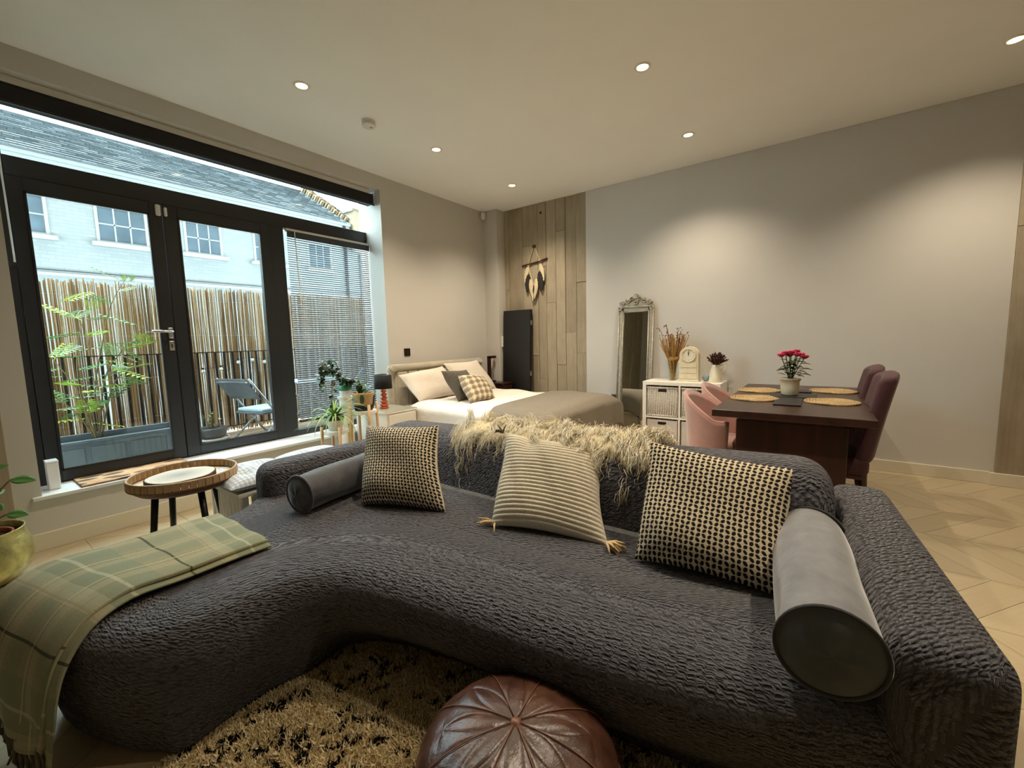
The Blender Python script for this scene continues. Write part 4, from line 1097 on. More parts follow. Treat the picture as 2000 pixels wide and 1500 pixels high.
dial.matrix_local = Matrix.Translation((-.041, 0, .275)) @ Matrix.Rotation(-PI/2, 4, 'Y')
mk('dial_ring', G().tube([(-.046, .068*math.cos(a), .275 + .068*math.sin(a)) for a in np.linspace(0, 2*PI, 40)], .005, 8, cap=False), cm, ck, smooth=True)
g = G()
for k in range(12):
    a = k*PI/6; c_, s_ = math.cos(a), math.sin(a); g.bar((-.0452, .046*c_, .275 + .046*s_), (-.0452, .058*c_, .275 + .058*s_), .004, .001, (1, 0, 0))
mk('hour_marks', g, mat('clock_ink', '#6d675c', .6), ck)
mk('hour_hand', G().bar((-.047, 0, .272), (-.047, .006, .308), .005, .0015, (1, 0, 0)), M['black'], ck)
mk('minute_hand', G().bar((-.048, 0, .268), (-.048, -.002, .322), .0035, .0015, (1, 0, 0)), M['black'], ck)

bl = thing('glass_ball', 'small pale blue glass ball between the clock and the jug', 'ornament', (4.76, .955, SH + .001))
mk('ball', G().lathe([(.001, .0)] + [(.036*math.sin(a), .036 - .036*math.cos(a)) for a in np.linspace(.2, PI-.05, 14)], 22), mat('blue_glass', '#8fa3b2', .1, var=.1), bl, smooth=True)
mk('stand_ring', G().lathe([(.016, 0), (.02, .003), (.016, .006)], 18), M['chrome'], bl)

jg = thing('enamel_jug', 'cream enamel jug holding a dark dried bouquet', 'jug', (4.71, .855, SH + .001))
jm = mat('cream_enamel', '#e0d6bf', .3, var=.05, scale=10)
mk('body', G().lathe([(.058, 0), (.061, .004), (.055, .06), (.045, .12), (.034, .16), (.036, .175)], 28), jm, jg, smooth=True, solid=.003)
def spout(u, v):
    a = PI/2 + (u - .5) * 1.1; k = math.cos((u-.5)*PI); rr = .035 + v*.018*k
    return (rr*math.cos(a), rr*math.sin(a) + v*.012*k, .155 + .03*v*k + .015*v)
mk('spout', G().grid(spout, 10, 5), jm, jg, smooth=True, solid=.003)
mk('handle', G().tube(crom([(0, -.034, .165), (0, -.062, .18), (0, -.085, .165), (0, -.083, .13), (0, -.06, .085), (0, -.05, .06)], 5), .0065, 8), jm, jg, smooth=True)
mk('rim', G().lathe([(.034, .174), (.038, .177), (.035, .18)], 26, cap0=False), M['brass'], jg, smooth=True)
dr = mat('dried_lavender', '#45291f', .95, var=.4, scale=50)
g = G(); r = np.random.default_rng(4)
for k in range(150):
    d = r.normal(0, 1, 3); d[2] = abs(d[2])*1.1 + 1.0; d /= np.linalg.norm(d); p = d*r.uniform(.06, .135)*np.array((1, 1, 1)) + np.array((0, -.012, .175))
    g.tube([(0, 0, .16), tuple(p*.6 + np.array((0, 0, .07))), tuple(p)], [.001, .004, .006], 5)
o = mk('dried_bouquet', g, dr, jg); o['kind'] = 'stuff'

# ------------------------------------------------------------------ dining table
TX0, TX1, TY0, TY1, TZ = 2.977, 4.683, -.272, .557, .765
dt = thing('dining_table', 'dark mahogany dining table with a broad panel pedestal', 'table', ((TX0+TX1)/2, (TY0+TY1)/2, 0))
mk('tabletop', G().box(TX0, TX1, TY0, TY1, TZ - .045, TZ), M['walnut'], dt, world=True, bevel=.004)
mk('frieze', G().box(TX0 + .12, TX1 - .12, TY0 + .14, TY1 - .14, TZ - .075, TZ - .045), M['walnut'], dt, world=True)
for x in (3.10, 4.50): mk('pedestal_panel', G().box(x, x + .06, -.155, .43, .03, TZ - .075), M['walnut_y'], dt, world=True, bevel=.004)
mk('stretcher', G().box(3.16, 4.50, .09, .19, .12, .32), M['walnut'], dt, world=True, bevel=.004)
for x in (3.08, 4.48): mk('foot', G().box(x, x + .1, -.2, .475, 0, .03), M['walnut'], dt, world=True, bevel=.004)

# placemats: woven rings
def placemat(label, x, y):
    t = thing('placemat', label, 'placemat', (x, y, TZ + .001), group='round woven placemats')
    for k in range(9):
        rr = .012 + k*.0175
        n = 36; pts = [(rr*math.cos(a), rr*math.sin(a), .004 + .0022*math.sin(a*(8 + 3*k))) for a in np.linspace(0, 2*PI, n+1)]
        mk('woven_ring', G().tube(pts, .0078, 6, cap=False), M['rattan'], t, smooth=True)
    return t
placemat('round straw placemat at the back left corner of the table', 4.12, .405)
placemat('round straw placemat at the front left corner of the table', 3.60, .385)
placemat('round straw placemat at the back right corner of the table', 4.28, -.10)
placemat('round straw placemat at the front right corner of the table', 3.62, -.08)
slate = mat('black_slate', '#1f1f21', .5, var=.15, scale=20, bump=.2)
def slab(label, x0, x1, y0, y1, grp='slate mats'):
    t = thing('slate_mat', label, 'mat', ((x0+x1)/2, (y0+y1)/2, TZ + .001), group=grp)
    mk('slab', G().box(x0, x1, y0, y1, TZ + .003, TZ + .009), slate, t, world=True, bevel=.0015)
    mk('felt_pad', G().box(x0 + .02, x1 - .02, y0 + .02, y1 - .02, TZ + .001, TZ + .003), M['blackmatte'], t, world=True)
slab('wide black slate mat under the rose pot', 3.74, 3.98, .0, .30)
slab('square black slate mat in front of the rose pot', 3.33, 3.70, .085, .245)
slab('small black slate coaster behind the rose pot', 4.10, 4.24, .04, .13)
rp = thing('rose_pot', 'white ceramic pot with a pink rose plant on the table', 'potted plant', (3.85, .175, TZ + .010))
pot = mat('glazed_white_pot', '#d4cdb9', .3, var=.08, scale=8)
mk('pot', G().lathe([(.05, 0), (.058, .01), (.062, .06), (.062, .11), (.067, .115), (.067, .128), (.058, .13), (.055, .11)], 30), pot, rp, smooth=True)
mk('rim_band', G().lathe([(.0675, .114), (.069, .12), (.0675, .128)], 30, cap0=False), mat('pot_rim_clay', '#a98d6e', .6), rp, smooth=True)
mk('soil', G().lathe([(.001, .118), (.056, .116)], 20), M['soil'], rp)
def leaf_mesh(L, W, bend=.4, fold=.15, n=6):
    def f(u, v):
        w = W * math.sin(PI * min(1, max(.02, v)))**.8 * (1 - .25*v) ; a = (u - .5)*w
        return (a, v*L*(1 - .15*bend*v), L*(-bend*v*v) + abs(u-.5)*w*fold*2)
    return G().grid(f, 4, n)
def put_leaf(proto, parent, p, az, pitch, s=1., roll=0):
    o = proto.copy(); C.objects.link(o); o.parent = parent
    o.matrix_local = Matrix.Translation(p) @ Matrix.Rotation(az, 4, 'Z') @ Matrix.Rotation(pitch, 4, 'X') @ Matrix.Rotation(roll, 4, 'Y') @ Matrix.Scale(s, 4)
    return o
petal = mat('pink_petal', '#c93460', .5, var=.2, scale=40)
r = np.random.default_rng(21); first = None
heads = [(-.055, .06, .30), (-.02, .035, .315), (.0, .01, .30), (.02, -.03, .325), (.03, -.06, .30), (.0, -.085, .285), (-.04, .0, .32), (-.05, -.04, .305)]
for hx, hy, hz in heads:
    st = mk('flower_stem', G().tube([(hx*.1, hy*.1, .115), (hx*.5, hy*.5, .2), (hx, hy, hz)], .003, 6), M['leaf_dark'], rp)
    g = G()
    for lay, (rr, hgt, np_) in enumerate(((.012, .03, 3), (.019, .03, 5), (.026, .024, 5))):
        for k in range(np_):
            a0 = 2*PI*k/np_ + lay*.6; sp_ = 2*PI/np_*.75
            def f(u, v, a0=a0, sp_=sp_, rr=rr, hgt=hgt):
                a = a0 + (u-.5)*sp_*(1.2 if v > .2 else .6); q = rr*(.25 + .75*v**.7) + .004*v*v
                return (hx + q*math.cos(a), hy + q*math.sin(a), hz - .008 + hgt*v - .012*abs(u-.5)*v)
            g.grid(f, 4, 4)
    fl_ = mk('rose_bloom', g, petal, rp, smooth=True, solid=.001)
lfp = None
for k in range(46):
    hz = r.uniform(.15, .27); a = r.uniform(0, 6.28); rr = r.uniform(.01, .05)
    if lfp is None: lfp = mk('leaf', leaf_mesh(.055, .036, .3), M['leaf_dark'], rp, smooth=True); o = lfp; o.matrix_local = Matrix.Translation((rr, 0, hz))
    else: put_leaf(lfp, rp, (rr*math.cos(a), rr*math.sin(a), hz), a - PI/2, r.uniform(-.3, .8), r.uniform(.8, 1.35))
for az, z, L in ((-1.6, .2, 1.5), (-1.9, .16, 1.4), (-1.3, .24, 1.3)):
    put_leaf(lfp, rp, (.0, -.06, z), az - PI/2, .2, L)

# ------------------------------------------------------------------ pink tub chairs
def tub_chair(label, x, y):
    t = thing('tub_chair', label, 'chair', (x, y, 0), 0, 'pink velvet tub chairs')
    def shell(u, v, off=0):
        a = math.radians(-20 + 220*u)                     # opening towards -y
        hgt = .46 + (.34 if True else 0) * v * (math.sin(math.radians(-20 + 220*u)*.5 + .35*0)**1 if False else (.45 + .55*max(0, math.sin(a))))
        rr = .235 + .045*v + off
        return (rr*math.cos(a)*1.0, rr*math.sin(a)*.95, hgt - (.12*(1-v)))
    def full(u, v):
        if v < .35:
            k = v/.35; p = shell(u, 0); return (p[0]*(.35 + .65*k), p[1]*(.35 + .65*k), .32 + (p[2]-.32)*k**2.2)
        return shell(u, (v - .35)/.65)
    mk('shell', G().grid(full, 36, 18), M['pink'], t, smooth=True, solid=.028)
    mk('seat_cushion', G().lathe([(.001, .36), (.19, .36), (.215, .385), (.215, .42), (.19, .45), (.001, .462)], 28, sy=.95), M['pink'], t, smooth=True)
    mk('trim_piping', G().tube([full(u, 1.0) for u in np.linspace(0, 1, 40)], .012, 8), M['pink'], t, smooth=True)
    for sx in (-1, 1):
        for sy in (-1, 1): mk('leg', G().tube([(sx*.13, sy*.13, .345), (sx*.2, sy*.2, 0)], [.014, .009], 8), M['black'], t)
    return t
tub_chair('pink velvet tub chair nearest the sofa at the dining table', 3.60, .60)
tub_chair('pink velvet tub chair nearest the wall at the dining table', 4.22, .60)

# ------------------------------------------------------------------ maroon chairs
def high_chair(label, x, y):
    t = thing('high_back_chair', label, 'chair', (x, y, 0), 0, 'maroon high back dining chairs')
    def back(u, v):                                        # back panel on the -y side, leaning out
        return None
    g = G().rbox((0, 0, 0), (.45, .085, .57), .04, 5)
    out = []
    for p in g.v:
        v = (p[2] + .285)/.57; out.append((p[0]*(1 - .10*v*v), p[1] - .02 - .085*v - .02*v*v + .035*(p[0]/.22)**2,   .43 + p[2] + .285 - .03*(p[0]/.22)**2*v))
    g.v = out; mk('backrest', g, M['maroon'], t, smooth=True)
    mk('seat', G().rbox((0, .19, .415), (.46, .44, .11), .035, 4), M['maroon'], t, smooth=True)
    mk('seat_apron', G().box(-.21, .21, .0, .38, .33, .37), M['maroon'], t, bevel=.01)
    for sx in (-1, 1):
        mk('leg', G().tube([(sx*.18, .37, .34), (sx*.185, .385, 0)], [.022, .014], 10), M['walnut_y'], t)
        mk('leg', G().tube(crom([(sx*.18, .0, .42), (sx*.18, -.01, .25), (sx*.185, -.06, 0)], 4), [.024 - .001*k for k in range(9)], 10), M['walnut_y'], t, smooth=True)
    return t
high_chair('maroon velvet high-back chair nearest the sofa at the dining table', 3.52, -.245)
high_chair('maroon velvet high-back chair nearest the wall at the dining table', 4.15, -.235)
# ------------------------------------------------------------------ tray side table
tt = thing('tray_table', 'round bamboo tray side table on black splayed legs', 'side table', (.82, 2.98, 0))
TR, TZ0 = .257, .462
mk('tray_base', G().lathe([(.001, TZ0), (TR - .04, TZ0), (TR - .03, TZ0 + .006), (TR - .03, TZ0 + .02), (.001, TZ0 + .02)], 48), M['traywood'], tt, smooth=False)
mk('under_ring', G().lathe([(TR - .055, TZ0 - .014), (TR - .04, TZ0 - .018), (TR - .018, TZ0), (TR - .012, TZ0 + .018)], 48, cap0=False), M['bamboo_dark'], tt, smooth=True)
mk('tray_floor', G().lathe([(.001, TZ0 + .024), (TR - .012, TZ0 + .022)], 48), M['traywood'], tt)
ns = 44; s0 = None
for k in range(ns):
    a = 2*PI*k/ns
    if s0 is None:
        w = 2*PI*TR/ns*.93; g = G().rbox((TR - .002, 0, TZ0 + .04), (.013, w, .046), .003, 1); s0 = mk('rim_segment', g, M['bamboo'], tt); o = s0
    else: o = s0.copy(); C.objects.link(o); o.parent = tt
    o.rotation_euler = (0, 0, a)
for z, r_ in ((.064, .003), (.022, .004)): mk('rim_lashing', G().tube([((TR-.002)*math.cos(a), (TR-.002)*math.sin(a), TZ0 + z - .0) for a in np.linspace(0, 2*PI, 60)], r_ + .004, 8, cap=False), M['bamboo'] if z > .05 else M['bamboo_dark'], tt, smooth=True)
for k in range(4):
    a = math.radians(10 + 90*k); mk('leg', G().tube([(.15*math.cos(a), .15*math.sin(a), TZ0 - .012), (.205*math.cos(a), .205*math.sin(a), 0)], [.0175, .014], 12), M['black'], tt, smooth=True)
mk('leg_plate', G().lathe([(.001, TZ0 - .014), (.19, TZ0 - .014), (.19, TZ0)], 30), M['black'], tt)
ws = thing('wood_slice', 'oval bark-edged wood slice board on the bamboo tray', 'board', (.80, 2.97, TZ0 + .0255))
def osh(k, n=40):
    a = 2*PI*k/n; return (.165*math.cos(a)*(1 + .03*math.sin(3*a+1)), .155*math.sin(a)*(1 + .03*math.sin(5*a)))
P = [osh(k) for k in range(40)]
mk('slice', G().prism([(x*.985, y*.985) for x, y in P], 0, .03), M['slice'], ws, bevel=.003)
V = [(x, y, .001) for x, y in P] + [(x*1.0, y*1.0, .027) for x, y in P]
mk('bark', G().add(V, [(i, (i+1) % 40, 40+(i+1) % 40, 40+i) for i in range(40)]), M['bark'], ws, smooth=True, solid=.006)

# ------------------------------------------------------------------ bench with gingham cushion
bn = thing('slatted_bench', 'low white slatted bench behind the sofa arm under the window', 'bench', (1.36, 2.88, 0))
bx0, bx1, by0, by1 = .97, 1.76, 2.66, 3.10
mk('seat_board', G().box(bx0, bx1, by0, by1, .375, .40), M['white'], bn, world=True, bevel=.003)
s0 = None
for k in range(9):
    y = by0 + .02 + k*(by1 - by0 - .04)/8
    for x in (bx0 + .01, bx1 - .022): mk('upright_slat', G().box(x, x + .012, y - .016, y + .016, .03, .375), M['white'], bn, world=True, bevel=.003)
for k in range(16):
    x = bx0 + .04 + k*(bx1 - bx0 - .08)/15
    mk('upright_slat', G().box(x - .016, x + .016, by0 + .008, by0 + .02, .03, .375), M['white'], bn, world=True, bevel=.003)
mk('bottom_rail', G().box(bx0 + .006, bx1 - .006, by0 + .004, by1 - .004, 0, .03), M['white'], bn, world=True, bevel=.003)
def bcush(label, x0, x1):
    t = thing('seat_pad', label, 'cushion', ((x0+x1)/2, 2.88, .401), group='gingham bench pads')
    def top(u, v):
        a, b = 2*u-1, 2*v-1; k = ((1-abs(a)**3)*(1-abs(b)**3))**.5
        d = sum(math.exp(-(((u-cu)**2 + (v-cv)**2)/.012)) for cu in (.33, .67) for cv in (.33, .67))
        return (x0 + (x1-x0)*u, by0 - .02 + (by1-by0+.03)*v, .445 + .055*k - .035*d)
    def bot(u, v):
        p = top(u, v); a, b = 2*u-1, 2*v-1; k = ((1-abs(a)**3)*(1-abs(b)**3))**.5; return (p[0], p[1], .445 - .043*k**.7)
    mk('top_cover', G().grid(top, 30, 30, (x1-x0, by1-by0)), M['gingham'], t, smooth=True, world=True)
    g = G().grid(bot, 16, 16, (x1-x0, by1-by0)); g.f = [f[::-1] for f in g.f]; g.uv = {k: q[::-1] for k, q in g.uv.items()}
    mk('bottom_cover', g, M['gingham'], t, smooth=True, world=True)
    bt = M['white']
    for cu in (.33, .67):
        for cv in (.33, .67):
            p = top(cu, cv); mk('button', G().lathe([(.001, .006), (.008, .004), (.009, 0)], 10, c=p), bt, t, world=True)
bcush('blue gingham tufted bench pad at the tray table end', bx0 - .04, (bx0+bx1)/2 - .005)
bcush('blue gingham tufted bench pad at the plant end', (bx0+bx1)/2 + .005, bx1 + .02)

# ------------------------------------------------------------------ sill mat
sm = thing('sill_mat', 'brown patterned door mat lying on the window sill', 'mat', (.82, 4.05, .3465))
ml = NT('patterned_mat'); co = ml.co(); vo = ml.n('ShaderNodeTexVoronoi'); vo.inputs['Scale'].default_value = 1.; vo.inputs['Randomness'].default_value = .8; ml.l(ml.mapping(co, (7, 14, 1)), vo.inputs['Vector'])
fb_ = ml.noise(co, 150, 2)
ml.col(ml.mix(ml.math('MULTIPLY', fb_, .25), ml.ramp(vo.outputs['Distance'], [(.3, s2l('#57412f')), (.42, s2l('#7a5b43')), (.5, s2l('#c9a47c')), (.8, s2l('#bd9069'))]), s2l('#3a281c'))); ml.set(.95); ml.bump(fb_, .6, .004)
mk('mat_pile', G().box(.52, 1.135, 3.905, 4.175, .346, .358), ml.m, sm, world=True, bevel=.004)
mk('bound_edge', G().box(.515, 1.14, 3.90, 4.18, .3455, .350), mat('mat_binding', '#6b4630', .9), sm, world=True, bevel=.002)

# ------------------------------------------------------------------ brass pot with plant
bp = thing('brass_planter', 'hammered brass planter with broad green leaves left of the window', 'potted plant', (.05, 3.60, 0))
mk('planter', G().lathe([(.10, 0), (.15, .015), (.195, .07), (.212, .14), (.208, .20), (.192, .25), (.185, .285), (.19, .292), (.18, .29), (.176, .25)], 40), M['brass'], bp, smooth=True)
mk('inner_pot', G().lathe([(.12, .1), (.14, .262), (.147, .268), (.137, .268), (.133, .24)], 30), M['terracotta'], bp, smooth=True)
mk('soil', G().lathe([(.001, .245), (.136, .24)], 24), M['soil'], bp)
# (base, tip, scale, azimuth, pitch, roll)
stems = [((.02, -.02), (.155, -.01, .545), .95, -2.35, -.05, .6), ((.0, -.03), (.125, -.03, .365), .85, -2.45, -.05, .6), ((-.02, .0), (-.1, .02, .55), 1.1, .6, .1, .3), ((.0, .03), (-.03, -.15, .6), 1.1, 3.2, .2, .3), ((-.03, -.02), (.02, .10, .75), 1.1, -1.2, .3, .6), ((0, 0), (.10, -.12, 1.72), 1.0, -1.9, .2, .6), ((.01, 0), (.05, .05, .46), 1.0, -.8, .1, .4), ((0, -.01), (.07, -.13, .44), 1.0, -2.9, .1, .6), ((.01, .02), (-.02, .06, .95), 1.1, -1.8, .3, .6), ((-.01, .0), (.05, -.08, .62), .9, -2.0, .3, .6)]
lp0 = None
for (bx, by), tip, s_, az, pit, rl_ in stems:
    mid = (tip[0]*.55 + bx*.4, tip[1]*.55 + by*.4, .25 + (tip[2]-.25)*.7)
    st = mk('stem', G().tube(crom([(bx, by, .24), mid, tip], 5), [.007, .0065, .006, .006, .0055, .005, .005, .0045, .004, .004, .0035], 7), M['stem'], bp, smooth=True)
    if lp0 is None: lp0 = mk('leaf', leaf_mesh(.13, .07, .06, .08, 10), M['leaf'], bp, smooth=True, solid=.0015); o = lp0
    else: o = lp0.copy(); C.objects.link(o); o.parent = bp
    o.matrix_local = Matrix.Translation(tip) @ Matrix.Rotation(az, 4, 'Z') @ Matrix.Rotation(pit, 4, 'X') @ Matrix.Rotation(rl_, 4, 'Y') @ Matrix.Scale(s_, 4)

# ------------------------------------------------------------------ plant stands
def stand(label, x, y, zr, rad, htop, rot):
    t = thing('plant_stand', label, 'plant stand', (x, y, 0), rot, 'wooden legged plant stands')
    for k in range(3 if False else 4):
        a = PI/4 + k*PI/2; mk('leg', G().tube([(rad*math.cos(a), rad*math.sin(a), 0), (rad*math.cos(a), rad*math.sin(a), htop)], [.0125, .0135], 12), M['beech'], t, smooth=True)
    mk('ring_shelf', G().lathe([(.001, zr - .03), (rad - .014, zr - .03), (rad - .01, zr - .026), (rad - .01, zr), (.001, zr)], 32), M['white'], t)
    return t
stand('tall beech plant stand carrying the black-bottomed basket', 2.345, 3.42, .628, .125, .69, .55)
stand('low beech plant stand carrying the spider plant', 2.04, 3.40, .50, .115, .54, .5)
pd = thing('white_pedestal', 'slim white round pedestal behind the plant stands', 'pedestal', (2.37, 3.74, 0))
mk('column', G().lathe([(.07, 0), (.075, .01), (.06, .03), (.06, .70), (.075, .72), (.078, .735), (.001, .735)], 28), M['white'], pd, smooth=False)
mk('foot', G().lathe([(.09, 0), (.09, .012), (.07, .016)], 28), M['white'], pd)
# basket pot
bk = thing('basket_planter', 'woven basket planter with black base and a peace lily', 'potted plant', (2.345, 3.42, .629))
mk('basket', G().lathe([(.078, .05), (.084, .09), (.096, .15), (.098, .168), (.09, .168), (.085, .12)], 32, cap0=False), mat('seagrass_weave', '#b99a70', .85, var=.2, scale=60, bump=.8, bscale=120), bk, smooth=True)
mk('black_base', G().lathe([(.076, 0), (.08, .004), (.084, .052)], 32), mat('black_painted_weave', '#15131a', .8, bump=.5, bscale=120), bk, smooth=True)
mk('soil', G().lathe([(.001, .145), (.088, .143)], 20), M['soil'], bk)
r = np.random.default_rng(9); l0 = None
for k in range(11):
    a = k*2.4; pit = r.uniform(.1, 1.2) if k > 2 else 1.2
    if l0 is None: l0 = mk('leaf', leaf_mesh(.13, .05, .5, .15, 8), M['leaf_dark'], bk, smooth=True, solid=.001); l0.matrix_local = Matrix.Translation((0, 0, .15)) @ Matrix.Rotation(1.2, 4, 'X')
    else: put_leaf(l0, bk, (.03*math.cos(a), .03*math.sin(a), .15), a, pit, r.uniform(.7, 1.15))
put_leaf(l0, bk, (-.06, -.07, .165), 2.6, -1.3, .9)
for k in range(4):
    a = k*1.7; p = (math.cos(a)*.05, math.sin(a)*.05, r.uniform(.27, .36)); mk('flower_stalk', G().tube([(0, 0, .14), (p[0]*.4, p[1]*.4, .24), p], .003, 6), M['leaf_pale'], bk)
    put_leaf(mk('bract', leaf_mesh(.08, .035, .2, .3, 6), mat('white_bract', '#e4e3d6', .6) if 'white_bract' not in bpy.data.materials else bpy.data.materials['white_bract'], bk, smooth=True), bk, p, a, 1.0, 1.0)
for o in [c for c in bk.children if c.name.startswith('bract')]:
    if o.matrix_local.translation.length < 1e-6: bpy.data.objects.remove(o)
# spider plant
sp_ = thing('spider_plant', 'striped spider plant in a white pot on the low stand', 'potted plant', (2.04, 3.40, .501))
mk('pot', G().lathe([(.05, 0), (.056, .005), (.07, .085), (.074, .09), (.066, .09), (.06, .06)], 28), pot, sp_, smooth=True)
mk('pot_collar', G().lathe([(.058, .088), (.074, .094), (.072, .13), (.062, .13)], 28, cap0=False), mat('dark_green_pot', '#24402f', .5), sp_, smooth=True)
mk('soil', G().lathe([(.001, .115), (.062, .113)], 20), M['soil'], sp_)
for k in range(44):
    a = r.uniform(0, 6.28); L = r.uniform(.2, .42); w = r.uniform(.007, .013); up = r.uniform(.25, 1.3); dr_ = r.uniform(.9, 2.3)
    def f(u, v, a=a, L=L, w=w, up=up, dr_=dr_):
        an = up - dr_*v; d = 0; z = 0; n = 8
        for i in range(n):
            q = up - dr_*v*(i+.5)/n; d += math.cos(q)*L*v/n; z += math.sin(q)*L*v/n
        ww = w*(1-v)**.6; off = (u-.5)*2*ww
        return (d*math.cos(a) - off*math.sin(a), d*math.sin(a) + off*math.cos(a), .115 + z + abs(u-.5)*.004)
    mk('leaf', G().grid(f, 2, 12), M['leaf_stripe'] if k % 3 else M['leaf_pale'], sp_, smooth=True)
# trailing plant on the pedestal
tp = thing('trailing_plant', 'trailing round-leaved vine in a green and white pot on the pedestal', 'potted plant', (2.37, 3.74, .736))
mk('pot', G().lathe([(.045, 0), (.05, .004), (.056, .06)], 26), M['plastic'], tp, smooth=True)
mk('pot_collar', G().lathe([(.056, .058), (.062, .064), (.066, .11), (.058, .11), (.054, .09)], 26, cap0=False), mat('jade_green_pot', '#3d8a62', .4), tp, smooth=True)
mk('soil', G().lathe([(.001, .098), (.057, .096)], 18), M['soil'], tp)
l1 = None
vines = [[(0, 0, .1), (-.05, -.02, .2), (-.16, -.1, .27), (-.28, -.16, .28), (-.36, -.2, .2)], [(0, 0, .1), (-.06, -.04, .17), (-.2, -.14, .16), (-.27, -.2, .0), (-.28, -.22, -.12), (-.3, -.24, -.2)],
         [(0, 0, .1), (-.1, -.06, .3), (-.22, -.14, .36), (-.34, -.2, .33)], [(0, 0, .1), (.04, -.06, .16), (.08, -.14, .12), (.1, -.18, .04)], [(0, 0, .1), (-.04, -.06, .16), (.0, -.16, .14)], [(0, 0, .1), (-.12, -.05, .22), (-.25, -.12, .3), (-.33, -.16, .24), (-.34, -.18, .12)]]
for vn in vines:
    pts = crom(vn, 6); mk('vine', G().tube(pts, .003, 6), M['stem'], tp, smooth=True)
    for j in range(3, len(pts)):
        for q in range(2):
            p = pts[j] + r.normal(0, .012, 3)
            if l1 is None: l1 = mk('leaf', leaf_mesh(.05, .05, .2, .1, 6), M['leaf_dark'], tp, smooth=True); l1.matrix_local = Matrix.Translation(p)
            else: put_leaf(l1, tp, p, r.uniform(0, 6.28), r.uniform(-1.2, .4), r.uniform(.7, 1.25))
# brown basket pot on the nightstand
bb = thing('dark_basket_pot', 'dark woven pot with a small leafy plant behind the copper lamp', 'potted plant', (2.64, 3.77, .576))
mk('pot', G().lathe([(.05, 0), (.055, .004), (.07, .12), (.075, .13), (.066, .13)], 26), mat('dark_rattan', '#5b3d28', .8, var=.3, scale=60, bump=.8, bscale=120), bb, smooth=True)
mk('soil', G().lathe([(.001, .115), (.064, .113)], 18), M['soil'], bb)
for k in range(9):
    a = k*2.4
    if k == 0: l2_ = mk('leaf', leaf_mesh(.11, .045, .6, .15, 8), M['leaf_pale'], bb, smooth=True); l2_.matrix_local = Matrix.Translation((0, 0, .11)) @ Matrix.Rotation(1.1, 4, 'X')
    else: put_leaf(l2_, bb, (.02*math.cos(a), .02*math.sin(a), .11), a, r.uniform(.3, 1.2), r.uniform(.7, 1.1))
# ------------------------------------------------------------------ balcony
DZ = .25
dk = struct('floor_balcony', G().box(-1.6, 6.2, 4.30, 5.75, .12, DZ - .03), M['underfloor'], 'timber balcony deck outside the glazed doors', 'deck')
deckm = wood('weathered_decking', '#8d735c', '#b59a80', .7, 0, 14)
for k in range(10):
    y = 4.305 + k*.143; mk('deck_board', G().box(-1.6, 6.2, y, y + .137, DZ - .03, DZ), deckm, dk, bevel=.003, seg=1)
fn = thing('reed_screen', 'woven reed privacy screen behind the balcony railing', 'fence', (2.2, 5.56, DZ))
rm = NT('dry_reed'); gi = rm.n('ShaderNodeNewGeometry'); nz = rm.noise(rm.mapping(rm.co(), (40, 40, 2)), 1.5, 3)
rc = rm.ramp(gi.outputs['Random Per Island'], [(0, s2l('#8f7352')), (.4, s2l('#b9966c')), (.75, s2l('#d3b78e')), (1, s2l('#ecdcc0'))])
rm.col(rm.mix(rm.math('MULTIPLY', nz, .35), rc, s2l('#8a6f52'))); rm.set(.8)
tl = rm.n('ShaderNodeBsdfTranslucent'); rm.l(rc, tl.inputs[0]); mxr = rm.n('ShaderNodeMixShader'); mxr.inputs[0].default_value = .35; rm.l(rm.p.outputs[0], mxr.inputs[1]); rm.l(tl.outputs[0], mxr.inputs[2]); rm.l(mxr.outputs[0], rm.out.inputs[0])
r = np.random.default_rng(3); g = G()
for lay, (yl, dens) in enumerate(((5.555, .0012), (5.575, .006))):
    x = -.4
    while x < 5.6:
        rad = r.uniform(.0035, .007); x += rad + max(0, r.normal(dens, .003)); top = 1.885 + .01*(x-2) + r.normal(0, .018); ln = r.normal(0, .006); yo = yl + r.uniform(-.006, .006)
        b0 = DZ + r.uniform(0, .05); ph = r.uniform(0, 6.28); am = r.uniform(.001, .005); fq = r.uniform(4, 9)
        g.tube([(x + ln*k/5 + am*math.sin(ph + fq*k/5), yo + r.normal(0, .002), b0 + (top-b0)*k/5) for k in range(6)], [rad]*5 + [rad*.8], 5); x += rad
o = mk('reeds', g, rm.m, fn, world=True); o['kind'] = 'stuff'
for z in (.55, .95, 1.37, 1.75): mk('binding_wire', G().tube([(-.4, 5.545, z), (5.6, 5.545, z + .01)], .0018, 5), M['chrome'], fn, world=True)
rl = thing('balcony_railing', 'black metal balcony railing with flat balusters', 'railing', (2.2, 5.44, DZ))
mk('top_rail', G().box(-1.5, 6.0, 5.425, 5.455, 1.182, 1.192), M['black'], rl, world=True)
mk('bottom_rail', G().box(-1.5, 6.0, 5.43, 5.45, .335, .345), M['black'], rl, world=True)
s0 = None; x = .2
while x < 5.2:
    if s0 is None: s0 = mk('baluster', G().box(-.010, .010, -.006, .006, .09, .935), M['black'], rl); o = s0
    else: o = s0.copy(); C.objects.link(o); o.parent = rl
    o.location = (x - 2.2, 0, 0); x += .0845
for x in (0., 1.5, 3.0, 4.5): mk('post', G().box(x - .02, x + .02, 5.425, 5.465, DZ, 1.18), M['black'], rl, world=True)
sl = thing('string_lights', 'string of small pale festoon bulbs along the railing', 'lights', (2.0, 5.40, .95))
pts = []; bulbs = [(1.63, 1.02), (1.75, .985), (1.92, 1.0), (2.10, 1.065), (2.25, 1.085), (2.38, 1.055)]
